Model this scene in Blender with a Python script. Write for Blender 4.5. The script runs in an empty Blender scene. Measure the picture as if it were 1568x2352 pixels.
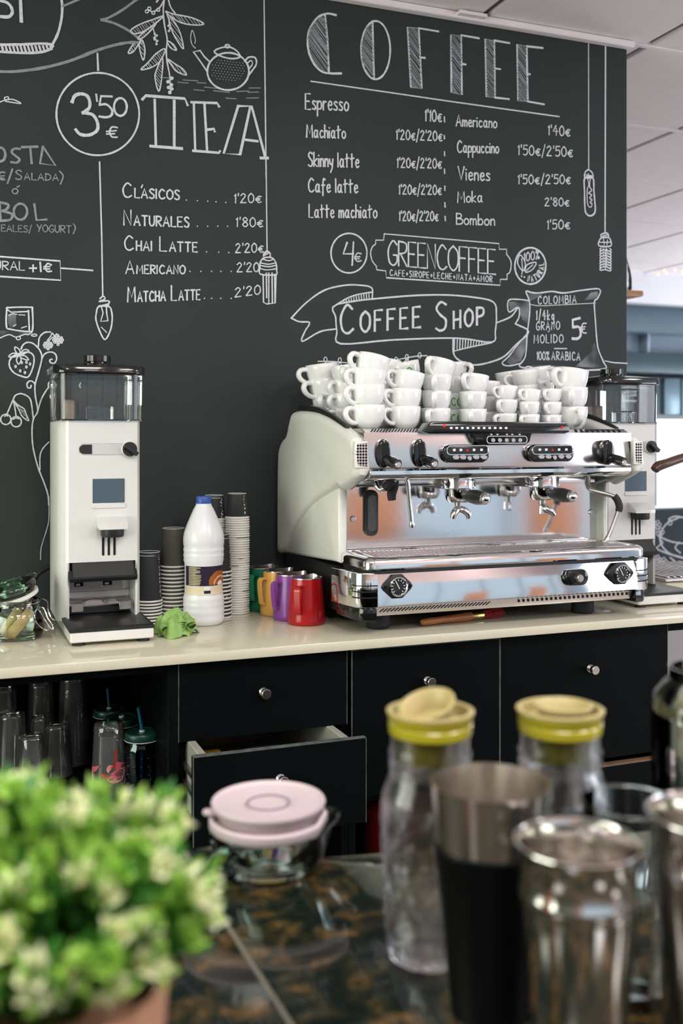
import bpy, bmesh, math, random
from mathutils import Vector, Matrix, Quaternion
random.seed(7)
SC = bpy.context.scene
COL = SC.collection
PI = math.pi

# ------------------------------------------------------------------ camera
F_PX = 2340.0
YAW = math.radians(21.3)
EYE = 1.37                     # eye height above the floor
CT = 0.93                      # worktop height
sY, cY = math.sin(YAW), math.cos(YAW)
cam_d = bpy.data.cameras.new('camera')
cam = bpy.data.objects.new('camera', cam_d)
COL.objects.link(cam)
cam.location = (0, 0, EYE)
cam.rotation_euler = (PI/2, 0, -YAW)
cam_d.sensor_fit = 'AUTO'
cam_d.sensor_width = 36.0
cam_d.lens = F_PX*36.0/2352.0
cam_d.shift_y = -176.0/2352.0
cam_d.clip_start = 0.02
cam_d.dof.use_dof = True
cam_d.dof.focus_distance = 2.38
cam_d.dof.aperture_fstop = 3.7
SC.camera = cam
SC.view_settings.view_transform = 'Standard'
SC.view_settings.look = 'None'
SC.view_settings.gamma = 1.0
SC.view_settings.use_curve_mapping = False
SC.view_settings.exposure = -0.1
SC.cycles.use_denoising = True
SC.cycles.max_bounces = 14
SC.cycles.glossy_bounces = 8
SC.cycles.transmission_bounces = 12
SC.cycles.transparent_max_bounces = 24
SC.cycles.caustics_reflective = False
SC.cycles.caustics_refractive = False
SC.cycles.sample_clamp_indirect = 6.0

# ------------------------------------------------------------------ world: soft daylit interior beyond the room
W_ = bpy.data.worlds.new('world'); SC.world = W_; W_.use_nodes = True
wn = W_.node_tree.nodes; wl = W_.node_tree.links
bg = wn['Background']
tc = wn.new('ShaderNodeTexCoord'); sep = wn.new('ShaderNodeSeparateXYZ')
wl.new(tc.outputs['Generated'], sep.inputs[0])
rmp = wn.new('ShaderNodeValToRGB')
rmp.color_ramp.elements[0].position = 0.0; rmp.color_ramp.elements[0].color = (0.30, 0.36, 0.27, 1)
rmp.color_ramp.elements[1].position = 1.0; rmp.color_ramp.elements[1].color = (0.62, 0.72, 0.95, 1)
mr = wn.new('ShaderNodeMapRange'); mr.inputs[1].default_value = -1; mr.inputs[2].default_value = 1
wl.new(sep.outputs[0], mr.inputs[0]); wl.new(mr.outputs[0], rmp.inputs[0]); wl.new(rmp.outputs[0], bg.inputs[0])
bg.inputs[1].default_value = 0.55

# ------------------------------------------------------------------ lamps and added fill lights of the room
def area(name, loc, size, power, col=(1, 1, 1), rot=(0, 0, 0), sy=None):
    l = bpy.data.lights.new(name, 'AREA'); l.energy = power; l.color = col
    l.shape = 'RECTANGLE'; l.size = size; l.size_y = sy or size
    o = bpy.data.objects.new(name, l); COL.objects.link(o); o.location = loc; o.rotation_euler = rot
    return o
def bulb(name, loc, power, col, r=0.03):
    l = bpy.data.lights.new(name, 'POINT'); l.energy = power; l.color = col; l.shadow_soft_size = r
    o = bpy.data.objects.new(name, l); COL.objects.link(o); o.location = loc
    return o
for x, y, p in ((0.3, 0.15, 27), (1.6, 0.0, 27), (-1.0, -0.1, 19), (0.4, -1.6, 26), (2.0, -1.6, 26), (3.2, 0.4, 24), (3.4, -2.7, 18)):  # the last panel is added to brighten the rear wall
    area('ceiling_panel_light', (x, y, 2.575), 0.6, p, (1.0, 0.965, 0.945))
area('side_light', (5.9, -0.6, 1.45), 2.6, 95, (0.86, 0.92, 1.0), (PI/2, 0, math.radians(80)), 1.7)  # daylight of the windows on the right
area('side_light', (-2.6, 0.9, 1.45), 2.2, 88, (0.95, 1.0, 0.86), (PI/2, 0, math.radians(-90)), 1.6)  # added fill that brightens left faces, no window stands there
area('kitchen_panel_light', (3.2, 4.6, 2.57), 1.2, 42, (0.95, 0.96, 1.0))
area('kitchen_fill', (6.0, 5.2, 1.1), 1.6, 64, (0.93, 0.95, 1.0), (math.radians(115), 0, math.radians(90)), 1.2)  # added fill, tilted up to brighten the kitchen ceiling
bulb('spot_lamp', (0.55, 0.5, 2.45), 1.6, (1.0, 0.93, 0.85))
bulb('spot_lamp', (1.15, 0.35, 2.45), 1.6, (1.0, 0.93, 0.85))
bulb('spot_lamp', (0.05, 0.4, 2.45), 1.6, (1.0, 0.93, 0.85))
bulb('spot_lamp', (0.8, -0.6, 2.2), 1.6, (1.0, 0.5, 0.25))

# ------------------------------------------------------------------ pixel of the photograph -> point in the place
def ray(u, v):
    t = (u-784.0)/F_PX
    return (sY+t*cY, cY-t*sY, (1000.0-v)/F_PX)
def at(u, v, y):
    d = ray(u, v); k = y/d[1]; return Vector((d[0]*k, y, EYE+d[2]*k))
def atx(u, v, x):
    d = ray(u, v); k = x/d[0]; return Vector((x, d[1]*k, EYE+d[2]*k))
def atz(u, v, z):
    d = ray(u, v); k = (z-EYE)/d[2]; return Vector((d[0]*k, d[1]*k, z))

# ------------------------------------------------------------------ materials
def newmat(name):
    m = bpy.data.materials.new(name); m.use_nodes = True
    return m, m.node_tree.nodes, m.node_tree.links
def mat(name, col, rough=0.5, metal=0.0, var=0.06, scale=20.0, bump=0.0, bscale=None, spec=0.5, coat=0.0, emit=None, es=0.0, trans=0.0, ior=1.45, sss=0.0, stretch=None, aniso=0.0):
    m, n, l = newmat(name)
    b = n['Principled BSDF']
    b.inputs['Roughness'].default_value = rough; b.inputs['Metallic'].default_value = metal
    b.inputs['Specular IOR Level'].default_value = spec; b.inputs['Coat Weight'].default_value = coat
    b.inputs['Transmission Weight'].default_value = trans; b.inputs['IOR'].default_value = ior
    b.inputs['Subsurface Weight'].default_value = sss; b.inputs['Anisotropic'].default_value = aniso
    t = n.new('ShaderNodeTexCoord'); mp = n.new('ShaderNodeMapping'); l.new(t.outputs['Object'], mp.inputs[0])
    if stretch: mp.inputs['Scale'].default_value = stretch
    nz = n.new('ShaderNodeTexNoise'); nz.inputs['Scale'].default_value = scale; nz.inputs['Detail'].default_value = 4
    l.new(mp.outputs[0], nz.inputs['Vector'])
    r = n.new('ShaderNodeMapRange'); r.inputs[1].default_value = 0.25; r.inputs[2].default_value = 0.75
    r.inputs[3].default_value = 1-var; r.inputs[4].default_value = 1+var
    l.new(nz.outputs['Fac'], r.inputs[0])
    mx = n.new('ShaderNodeVectorMath'); mx.operation = 'SCALE'; mx.inputs[0].default_value = col[:3]
    l.new(r.outputs[0], mx.inputs['Scale']); l.new(mx.outputs[0], b.inputs['Base Color'])
    if emit:
        b.inputs['Emission Color'].default_value = (*emit, 1); b.inputs['Emission Strength'].default_value = es
    if bump > 0:
        bp = n.new('ShaderNodeBump'); bp.inputs['Strength'].default_value = bump; bp.inputs['Distance'].default_value = 0.002
        n2 = n.new('ShaderNodeTexNoise'); n2.inputs['Scale'].default_value = bscale or scale*3; n2.inputs['Detail'].default_value = 5
        l.new(mp.outputs[0], n2.inputs['Vector']); l.new(n2.outputs['Fac'], bp.inputs['Height']); l.new(bp.outputs[0], b.inputs['Normal'])
    return m
def thin_glass(name, tint=(0.95, 0.97, 0.97), rough=0.02, ior=1.35, gl=(1, 1, 1), haze=0.0):
    """thin clear wall: straight see-through plus a fresnel reflection"""
    m, n, l = newmat(name); n.remove(n['Principled BSDF'])
    tr = n.new('ShaderNodeBsdfTransparent'); g = n.new('ShaderNodeBsdfGlossy'); g.inputs['Roughness'].default_value = rough
    g.inputs['Color'].default_value = (*gl, 1)
    nz = n.new('ShaderNodeTexNoise'); nz.inputs['Scale'].default_value = 9
    rp = n.new('ShaderNodeMapRange'); rp.inputs[3].default_value = 0.94; rp.inputs[4].default_value = 1.06
    sc = n.new('ShaderNodeVectorMath'); sc.operation = 'SCALE'; sc.inputs[0].default_value = tint
    l.new(nz.outputs['Fac'], rp.inputs[0]); l.new(rp.outputs[0], sc.inputs['Scale']); l.new(sc.outputs[0], tr.inputs[0])
    fr = n.new('ShaderNodeFresnel'); fr.inputs['IOR'].default_value = ior
    mx = n.new('ShaderNodeMixShader'); l.new(fr.outputs[0], mx.inputs[0]); l.new(g.outputs[0], mx.inputs[2])
    if haze:
        df = n.new('ShaderNodeBsdfDiffuse'); df.inputs[0].default_value = (.8, .8, .8, 1); mh = n.new('ShaderNodeMixShader'); mh.inputs[0].default_value = haze
        l.new(tr.outputs[0], mh.inputs[1]); l.new(df.outputs[0], mh.inputs[2]); l.new(mh.outputs[0], mx.inputs[1])
    else: l.new(tr.outputs[0], mx.inputs[1])
    l.new(mx.outputs[0], n['Material Output'].inputs[0])
    return m
def glow(name, col, s):
    m, n, l = newmat(name); n.remove(n['Principled BSDF'])
    e = n.new('ShaderNodeEmission'); e.inputs[0].default_value = (*col, 1); e.inputs[1].default_value = s
    l.new(e.outputs[0], n['Material Output'].inputs[0]); return m

M = {}
M['white_plastic'] = mat('white_gloss_plastic', (0.70, 0.69, 0.67), 0.22, var=0.02, coat=0.3)
M['white_enamel'] = mat('white_enamel', (0.80, 0.80, 0.74), 0.28, var=0.02, coat=0.25)
M['black_gloss'] = mat('black_gloss_plastic', (0.008, 0.009, 0.009), 0.12, var=0.1, coat=0.4)
M['black_satin'] = mat('black_satin_plastic', (0.014, 0.015, 0.015), 0.42, var=0.15)
M['black_rubber'] = mat('black_rubber', (0.012, 0.013, 0.014), 0.65, var=0.2)
M['dark_slot'] = mat('dark_slot', (0.004, 0.004, 0.004), 0.8, var=0.1)
M['chrome'] = mat('polished_chrome', (0.83, 0.82, 0.81), 0.07, 1.0, var=0.02)
M['steel'] = mat('brushed_steel', (0.66, 0.63, 0.62), 0.24, 1.0, var=0.05, scale=60, stretch=(1, 1, 30))
M['steel_panel'] = mat('satin_steel_panel', (0.72, 0.68, 0.67), 0.2, 1.0, var=0.03, scale=4)
M['mirror'] = mat('mirror_steel', (0.74, 0.75, 0.77), 0.09, 1.0, var=0.03, scale=6, bump=0.08, bscale=9)
M['worn_steel'] = mat('worn_steel', (0.46, 0.43, 0.41), 0.35, 1.0, var=0.2, scale=30)
M['ceramic'] = mat('white_ceramic', (0.86, 0.86, 0.85), 0.13, var=0.01, coat=0.4)
M['green_print'] = mat('green_print', (0.03, 0.42, 0.03), 0.3, var=0.05)
M['chalk'] = mat('white_chalk', (0.66, 0.68, 0.72), 0.95, var=0.16, scale=160)
M['chalk_grey'] = mat('grey_chalk', (0.27, 0.29, 0.31), 0.95, var=0.2, scale=120)
M['clear_plastic'] = thin_glass('clear_plastic', (0.93, 0.94, 0.94), 0.03, 1.4)
M['glass'] = thin_glass('thin_glass', (0.93, 0.96, 0.95), 0.01, 1.45)
M['dim_glass'] = thin_glass('tumbler_glass', (0.92, 0.93, 0.93), 0.03, 1.6, haze=0.07)

# ------------------------------------------------------------------ mesh helpers (each adds to a bmesh)
def BM(): return bmesh.new()
def add_geo(bm, verts, faces, T=None):
    vs = [bm.verts.new(T @ Vector(v) if T else Vector(v)) for v in verts]
    fs = []
    for f in faces:
        try: fs.append(bm.faces.new([vs[i] for i in f]))
        except ValueError: pass
    return vs, fs
def box(bm, a, b, bev=0.0, seg=2, T=None):
    (x0, y0, z0), (x1, y1, z1) = a, b
    v = [(x0,y0,z0),(x1,y0,z0),(x1,y1,z0),(x0,y1,z0),(x0,y0,z1),(x1,y0,z1),(x1,y1,z1),(x0,y1,z1)]
    f = [(3,2,1,0),(4,5,6,7),(0,1,5,4),(1,2,6,5),(2,3,7,6),(3,0,4,7)]
    vs, fs = add_geo(bm, v, f, T)
    if bev: 
        es = {e for q in fs for e in q.edges}
        bmesh.ops.bevel(bm, geom=list(es), offset=bev, segments=seg, affect='EDGES', profile=0.5)
def prism(bm, poly, axis, lo, hi, bev=0.0, seg=2, T=None):
    """polygon extruded along an axis; poly in the two other axes: x:(y,z) y:(x,z) z:(x,y)"""
    def P(a, b, t): return {'x': (t, a, b), 'y': (a, t, b), 'z': (a, b, t)}[axis]
    n = len(poly)
    v = [P(a, b, lo) for a, b in poly]+[P(a, b, hi) for a, b in poly]
    f = [tuple(range(n)), tuple(range(2*n-1, n-1, -1))]+[(i, (i+1) % n, n+(i+1) % n, n+i) for i in range(n)]
    vs, fs = add_geo(bm, v, f, T)
    bmesh.ops.recalc_face_normals(bm, faces=fs)
    if bev:
        es = {e for q in fs[:2] for e in q.edges}
        bmesh.ops.bevel(bm, geom=list(es), offset=bev, segments=seg, affect='EDGES', profile=0.5)
def lathe(bm, prof, n=32, T=None, c=(0, 0, 0)):
    vs, fs, rows = [], [], []
    for r, z in prof:
        if r < 1e-6: rows.append([len(vs)]); vs.append((c[0], c[1], c[2]+z))
        else:
            rows.append(list(range(len(vs), len(vs)+n)))
            vs += [(c[0]+r*math.cos(2*PI*i/n), c[1]+r*math.sin(2*PI*i/n), c[2]+z) for i in range(n)]
    for A, B in zip(rows, rows[1:]):
        for i in range(n):
            j = (i+1) % n
            if len(A) == 1 and len(B) == 1: continue
            if len(A) == 1: fs.append((A[0], B[j], B[i]))
            elif len(B) == 1: fs.append((A[i], A[j], B[0]))
            else: fs.append((A[i], A[j], B[j], B[i]))
    add_geo(bm, vs, fs, T)
def smooth_pts(pts, k=6, closed=False):
    pts = [Vector(p) for p in pts]; n = len(pts)
    if n < 3: return pts
    out = []
    rng = range(n if closed else n-1)
    for i in rng:
        p1, p2 = pts[i], pts[(i+1) % n]
        p0 = pts[(i-1) % n] if (closed or i > 0) else p1*2-p2
        p3 = pts[(i+2) % n] if (closed or i+2 < n) else p2*2-p1
        for j in range(k):
            t = j/k
            out.append(0.5*((2*p1)+(p2-p0)*t+(2*p0-5*p1+4*p2-p3)*t*t+(3*p1-p0-3*p2+p3)*t*t*t))
    if not closed: out.append(pts[-1])
    return out
def tube(bm, pts, r, n=10, closed=False, caps=True, flat=1.0, T=None, sm=0):
    if sm:
        m0 = len(pts)
        if not isinstance(r, (int, float)):
            rr = []
            for i in range((m0 if closed else m0-1)*sm + (0 if closed else 1)):
                q = i/sm; a = int(q) % m0; b = (a+1) % m0; rr.append(r[a]+(r[b]-r[a])*(q-int(q)))
            r = rr
        pts = smooth_pts(pts, sm, closed)
    pts = [Vector(p) for p in pts]; m = len(pts)
    if isinstance(r, (int, float)): r = [r]*m
    tans = []
    for i in range(m):
        a = pts[(i-1) % m] if (closed or i > 0) else pts[i]
        b = pts[(i+1) % m] if (closed or i < m-1) else pts[i]
        t = (b-a); tans.append(t.normalized() if t.length > 1e-9 else Vector((0, 0, 1)))
    up = Vector((0, 0, 1)) if abs(tans[0].z) < 0.9 else Vector((1, 0, 0))
    nrm = (up-tans[0]*up.dot(tans[0])).normalized()
    vs, fs = [], []
    for i in range(m):
        if i: 
            nrm = nrm-tans[i]*nrm.dot(tans[i])
            nrm = nrm.normalized() if nrm.length > 1e-6 else tans[i].orthogonal().normalized()
        bn = tans[i].cross(nrm)
        for k in range(n):
            a = 2*PI*k/n
            vs.append(pts[i]+nrm*(math.cos(a)*r[i])+bn*(math.sin(a)*r[i]*flat))
    for i in range(m if closed else m-1):
        A, B = i*n, ((i+1) % m)*n
        for k in range(n): fs.append((A+k, A+(k+1) % n, B+(k+1) % n, B+k))
    if caps and not closed:
        fs.append(tuple(range(n-1, -1, -1))); fs.append(tuple(range((m-1)*n, m*n)))
    add_geo(bm, vs, fs, T)
def cyl(bm, p0, p1, r0, r1=None, n=24, bev=0.0):
    p0, p1 = Vector(p0), Vector(p1); r1 = r0 if r1 is None else r1
    q = Vector((0, 0, 1)).rotation_difference(p1-p0).to_matrix().to_4x4(); T = Matrix.Translation(p0) @ q
    L = (p1-p0).length
    if bev: pr = [(0, 0), (r0-bev, 0), (r0, bev), (r1, L-bev), (r1-bev, L), (0, L)]
    else: pr = [(0, 0), (r0, 0), (r1, L), (0, L)]
    lathe(bm, pr, n, T)
def ell(cx, cy, rx, ry, n=24, a0=0.0, a1=2*PI):
    return [(cx+rx*math.cos(a0+(a1-a0)*i/n), cy+ry*math.sin(a0+(a1-a0)*i/n)) for i in range(n if abs(a1-a0) > 6.2 else n+1)]
def rrect(x0, x1, y0, y1, r, n=6):
    r = min(r, (x1-x0)/2-1e-5, (y1-y0)/2-1e-5); o = []
    for cx, cy, a in ((x1-r, y1-r, 0), (x0+r, y1-r, PI/2), (x0+r, y0+r, PI), (x1-r, y0+r, 1.5*PI)):
        o += [(cx+r*math.cos(a+PI/2*i/n), cy+r*math.sin(a+PI/2*i/n)) for i in range(n+1)]
    return o

# ------------------------------------------------------------------ objects
def finish(bm, name, m, sharp=38):
    bmesh.ops.remove_doubles(bm, verts=bm.verts, dist=1e-6)
    bmesh.ops.recalc_face_normals(bm, faces=bm.faces)
    me = bpy.data.meshes.new(name); bm.to_mesh(me); bm.free()
    me.materials.append(M[m] if isinstance(m, str) else m)
    me.shade_smooth()
    if sharp: me.set_sharp_from_angle(angle=math.radians(sharp))
    return me
def tag(o, label=None, cat=None, group=None, kind=None):
    if label: o['label'] = label
    if cat: o['category'] = cat
    if group: o['group'] = group
    if kind: o['kind'] = kind
    return o
def abs_origin(o):
    v = Vector((0, 0, 0))
    while o is not None: v += o.location; o = o.parent
    return v
def part(name, bm, m, parent=None, label=None, sharp=38):
    """bm holds points of the place; they become local to the (unrotated) parent"""
    if parent is not None:
        org = abs_origin(parent); bmesh.ops.translate(bm, verts=bm.verts, vec=-org)
    o = bpy.data.objects.new(name, finish(bm, name, m, sharp)); COL.objects.link(o)
    if parent is not None: o.parent = parent
    if label: o['label'] = label
    return o
def single(name, bm, m, loc, label, cat, group=None, kind=None, sharp=38):
    bmesh.ops.translate(bm, verts=bm.verts, vec=-Vector(loc))
    o = bpy.data.objects.new(name, finish(bm, name, m, sharp)); COL.objects.link(o); o.location = loc
    return tag(o, label, cat, group, kind)
def thing(name, label, cat, loc=(0, 0, 0), group=None):
    o = bpy.data.objects.new(name, None); COL.objects.link(o); o.location = loc; o.empty_display_size = 0.05
    return tag(o, label, cat, group)
def dup(root, loc=None, rot=None, label=None, group=None, scale=None):
    def cp(o, par):
        c = o.copy(); COL.objects.link(c)
        if par is not None: c.parent = par
        for ch in KIDS.get(o.name, []): cp(ch, c)
        return c
    KIDS = {}
    for o in root.children_recursive: KIDS.setdefault(o.parent.name, []).append(o)
    r = cp(root, None)
    if loc is not None: r.location = loc
    if rot is not None: r.rotation_euler = rot
    if scale is not None: r.scale = scale
    if label: r['label'] = label
    if group: r['group'] = group
    return r
def struct(name, bm, m, label=None, sharp=38):
    o = bpy.data.objects.new(name, finish(bm, name, m, sharp)); COL.objects.link(o); o['kind'] = 'structure'
    if label: o['label'] = label
    return o
# ================================================================== the room
WALL = 2.64                     # front face of the chalkboard wall
CEIL = 2.595
m, n, l = newmat('chalkboard_paint'); b = n['Principled BSDF']; b.inputs['Roughness'].default_value = 0.62
b.inputs['Specular IOR Level'].default_value = 0.22
t = n.new('ShaderNodeTexCoord'); nz = n.new('ShaderNodeTexNoise'); nz.inputs['Scale'].default_value = 2.2; nz.inputs['Detail'].default_value = 6
l.new(t.outputs['Object'], nz.inputs['Vector'])
r = n.new('ShaderNodeValToRGB'); r.color_ramp.elements[0].position = 0.3; r.color_ramp.elements[0].color = (0.027, 0.034, 0.033, 1)
r.color_ramp.elements[1].position = 0.75; r.color_ramp.elements[1].color = (0.036, 0.044, 0.043, 1)
l.new(nz.outputs['Fac'], r.inputs[0]); l.new(r.outputs[0], b.inputs['Base Color'])
bp = n.new('ShaderNodeBump'); bp.inputs['Strength'].default_value = 0.12; bp.inputs['Distance'].default_value = 0.001
nb = n.new('ShaderNodeTexNoise'); nb.inputs['Scale'].default_value = 160; l.new(t.outputs['Object'], nb.inputs['Vector'])
l.new(nb.outputs['Fac'], bp.inputs['Height']); l.new(bp.outputs[0], b.inputs['Normal'])
M['chalkboard'] = m
XW = at(1440, 500, WALL).x
bm = BM(); box(bm, (-1.7, WALL, 0), (XW, WALL+0.14, CEIL), 0.003, 1)
wall_back = struct('wall_back', bm, 'chalkboard', 'matt black chalkboard wall covered with white chalk menus and drawings')

# floor, front and side walls, ceiling
M['floor'] = mat('pale_floor_tiles', (0.42, 0.38, 0.35), 0.4, var=0.1, scale=3)
bm = BM(); box(bm, (-3.2, -3.6, -0.1), (6.4, 8.4, 0.0)); struct('floor', bm, 'floor')
M['warm_wall'] = mat('pinkish_plaster', (0.80, 0.60, 0.57), 0.8, var=0.04, scale=2)
M['white_wall'] = mat('white_plaster', (0.80, 0.80, 0.83), 0.8, var=0.02, scale=2)
WX0, WX1, WZ0, WZ1 = -2.2, 6.2, 0.06, 1.68
bm = BM(); box(bm, (-3.2, -3.6, 0), (WX0, -3.5, CEIL)); box(bm, (WX1, -3.6, 0), (6.4, -3.5, CEIL)); box(bm, (WX0, -3.6, 0), (WX1, -3.5, WZ0)); box(bm, (WX0, -3.6, WZ1), (WX1, -3.5, CEIL))
struct('wall_front', bm, 'warm_wall')
M['tile_ceiling'] = mat('ceiling_tile', (0.84, 0.765, 0.775), 0.9, var=0.03, scale=14, bump=0.1, bscale=200)
M['ceiling_bar'] = mat('ceiling_bar', (0.86, 0.83, 0.84), 0.6, var=0.02)
M['shadow_gap'] = mat('ceiling_gap', (0.16, 0.14, 0.14), 0.9, var=0.05)
xs = [-1.75, -1.05, -0.4, 0.27, 0.88, 1.47, 2.06, 2.74, 3.43, 4.15, 4.9, 5.7, 6.4]
ys = [-3.5, -2.8, -2.1, -1.4, -0.7, 0.0, 0.66, 1.32, 1.98, 2.64, 3.33, 4.02, 4.83, 5.53, 6.4]
bm = BM()
for i in range(len(xs)-1):
    for j in range(len(ys)-1):
        box(bm, (xs[i]+0.011, ys[j]+0.008, CEIL), (xs[i+1]-0.011, ys[j+1]-0.008, CEIL+0.02), 0.004, 1)
ceil = struct('ceiling', bm, 'tile_ceiling', 'white suspended ceiling of square tiles')
bm = BM(); box(bm, (-1.75, -3.5, CEIL+0.012), (6.4, 6.4, CEIL+0.03))
part('ceiling_gap', bm, 'shadow_gap', ceil)
bm = BM()
for y in ys: box(bm, (-1.75, y-0.009, CEIL-0.003), (6.4, y+0.009, CEIL+0.014))
part('ceiling_bar', bm, 'ceiling_bar', ceil)
# trim where the chalkboard wall meets the ceiling (slightly peeling strip)
bm = BM(); box(bm, (-1.7, WALL-0.028, CEIL-0.022), (XW+0.01, WALL-0.001, CEIL-0.002), 0.003, 1)
p0 = at(1112, 30, WALL-0.03)
box(bm, (p0.x-0.09, WALL-0.05, CEIL-0.016), (p0.x, WALL-0.02, CEIL-0.006), 0.002, 1)
struct('trim_1', bm, 'tile_ceiling')

# ---------------------------------------------------------------- the kitchen seen past the wall end
M['cool_white'] = mat('cool_white_paint', (0.82, 0.83, 0.87), 0.6, var=0.02, scale=2)
M['teal_steel'] = mat('blue_grey_steel', (0.16, 0.24, 0.29), 0.35, 0.3, var=0.06, scale=3)
M['teal_dark'] = mat('dark_teal_panel', (0.05, 0.085, 0.10), 0.4, 0.2, var=0.08, scale=3)
M['pale_blue'] = mat('pale_blue_panel', (0.36, 0.45, 0.56), 0.4, 0.0, var=0.05, scale=3)
YK = 6.3
def kx(u, y, v=800): return at(u, v, y).x
def kz(v, y, u=1500): return at(u, v, y).z
# soffit (white band) closing the ceiling
bm = BM(); box(bm, (2.9, YK, kz(697, YK)), (6.4, YK+0.5, CEIL)); struct('wall_soffit', bm, 'cool_white')
bm = BM(); box(bm, (2.2, 8.2, 0), (6.4, 8.3, CEIL)); struct('wall_far', bm, 'white_wall')
# far wall under the soffit: extractor hood / cupboards in blue grey
yk = 6.5
hood = thing('extractor_hood', 'blue grey steel extractor hood under the white band behind the wall end', 'extractor hood', (at(1500, 900, yk).x, yk, 1.2))
z0, z1, z2, z3 = kz(860, yk), kz(815, yk), kz(772, yk), kz(700, yk)
bm = BM(); prism(bm, [(yk-0.25, z2), (yk-0.05, z3), (yk+0.5, z3), (yk+0.5, z2)], 'x', 3.0, 6.2, 0.01); part('canopy', bm, 'teal_steel', hood)
bm = BM(); box(bm, (kx(1471, yk-0.3), yk-0.02, z1), (6.2, yk+0.4, z2+0.02), 0.008); part('back_panel', bm, 'pale_blue', hood, 'pale blue back panel')
bm = BM(); box(bm, (kx(1463, yk), yk-0.12, z1-0.02), (kx(1471, yk), yk, z2+0.02), 0.01); part('post', bm, 'pale_blue', hood)
bm = BM(); box(bm, (3.0, yk-0.16, z0), (6.2, yk+0.4, z1), 0.012); part('filter_band', bm, 'teal_dark', hood, 'dark teal lower band')
cupb = thing('kitchen_cabinet', 'dark teal kitchen cabinet below the extractor hood', 'cabinet', (at(1540, 960, yk).x, yk, 0.9))
zc0, zc1 = kz(958, yk), kz(862, yk)
bm = BM(); box(bm, (3.0, yk, zc0), (6.2, yk+0.4, zc1-0.02)); part('body', bm, 'teal_dark', cupb)
bm = BM(); box(bm, (kx(1520, yk), yk-0.03, zc0+0.02), (kx(1557, yk), yk+0.01, kz(868, yk)), 0.01); part('door', bm, 'teal_steel', cupb)
bm = BM(); box(bm, (kx(1560, yk), yk-0.03, zc0+0.02), (kx(1600, yk), yk+0.01, kz(868, yk)), 0.01); part('door', bm, 'teal_steel', cupb)
# bright serving window
bm = BM(); box(bm, (kx(1500, 5.6), 5.6, kz(1165, 5.6)), (5.9, 5.66, kz(962, 5.6)))
M['window_pane'] = glow('bright_window_pane', (0.97, 0.98, 1.0), 1.6)
win = struct('window_1', bm, 'window_pane', 'overexposed bright window behind the second grinder')
M['win_frame'] = mat('grey_window_frame', (0.22, 0.25, 0.28), 0.5, var=0.05)
bm = BM(); zt, zb = kz(962, 5.6), kz(1165, 5.6)
box(bm, (kx(1490, 5.6), 5.54, zb-0.03), (5.95, 5.68, zb), 0.005, 1); box(bm, (kx(1490, 5.6), 5.54, zt), (5.95, 5.68, zt+0.025), 0.005, 1); box(bm, (kx(1490, 5.6)-.02, 5.54, zb), (kx(1490, 5.6)+.02, 5.68, zt), 0.005, 1)
part('window_frame', bm, 'win_frame', win)
# window of the room behind the camera
bm = BM(); box(bm, (WX0, -3.58, WZ0), (WX1, -3.56, WZ1)); M['rear_pane'] = glow('rear_daylight', (0.72, 0.87, 1.0), 0.95)
win2 = struct('window_2', bm, 'rear_pane')
bm = BM()
for x in (-2.2, -1.1, 0.05, 1.2, 2.35, 3.5, 4.65, 5.8): box(bm, (x, -3.56, WZ0), (x+0.05, -3.49, WZ1), 0.005, 1)
part('window_frame', bm, 'win_frame', win2)
M['orange_paint'] = mat('orange_brown_paint', (0.50, 0.19, 0.07), 0.6, var=0.08, scale=4)
for i, (x0, x1, h) in enumerate(((-1.5, -1.25, 1.9), (2.75, 3.2, 1.0), (4.35, 4.75, 1.02))):  # unseen orange blocks, added only for their reflection in the steel
    bm = BM(); box(bm, (x0, -2.7, 0), (x1, -2.5, h), 0.02, 2); struct('orange_reflector_%d' % (i+1), bm, 'orange_paint')
# fairy lights: one string with small bulbs
fl = thing('string_lights', 'string of tiny warm lights hung across the white kitchen soffit', 'string lights', at(1520, 622, 5.9))
pts = [at(u, v, 5.9) for u, v in ((1490, 627), (1511, 630), (1525, 621), (1530, 627), (1549, 620), (1567, 624), (1590, 618), (1640, 626))]
bm = BM(); tube(bm, [at(1440, 600, 5.9)]+pts, 0.002, 5, sm=3); part('cord', bm, 'ceiling_bar', fl)
M['warm_bulb'] = glow('warm_bulb', (1.0, 0.78, 0.5), 1.6)
for p in pts[1:]:
    bm = BM(); lathe(bm, [(0, -0.012), (0.006, -0.006), (0.008, 0), (0.005, 0.008), (0, 0.012)], 8, c=p); part('bulb', bm, 'warm_bulb', fl)
# wooden shelf and glass bottle peeking out behind the wall end
M['oak'] = mat('light_oak', (0.42, 0.22, 0.09), 0.5, var=0.18, scale=8, stretch=(1, 8, 8))
ysf = 3.3
bm = BM(); zs = kz(668, ysf, 1450)
box(bm, (XW-0.25, ysf-0.02, zs-0.022), (kx(1471, ysf), ysf+0.22, zs), 0.004, 1)
sh = single('wall_shelf', bm, 'oak', (XW+0.1, ysf, zs-0.022), 'short oak shelf sticking out behind the chalkboard wall end', 'shelf')
bot = thing('glass_bottle', 'clear glass bottle with cork standing on the short oak shelf', 'bottle', (kx(1442, ysf)-0.004, ysf+0.03, zs))
c = bot.location
bm = BM(); lathe(bm, [(0, 0.0), (0.03, 0.0), (0.036, 0.008), (0.036, 0.05), (0.030, 0.085), (0.019, 0.12), (0.014, 0.15), (0.014, 0.185), (0.012, 0.185), (0.012, 0.15), (0.017, 0.12), (0.028, 0.085), (0.034, 0.05), (0.034, 0.01), (0, 0.006)], 20, c=c); part('bottle_body', bm, 'glass', bot)
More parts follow.
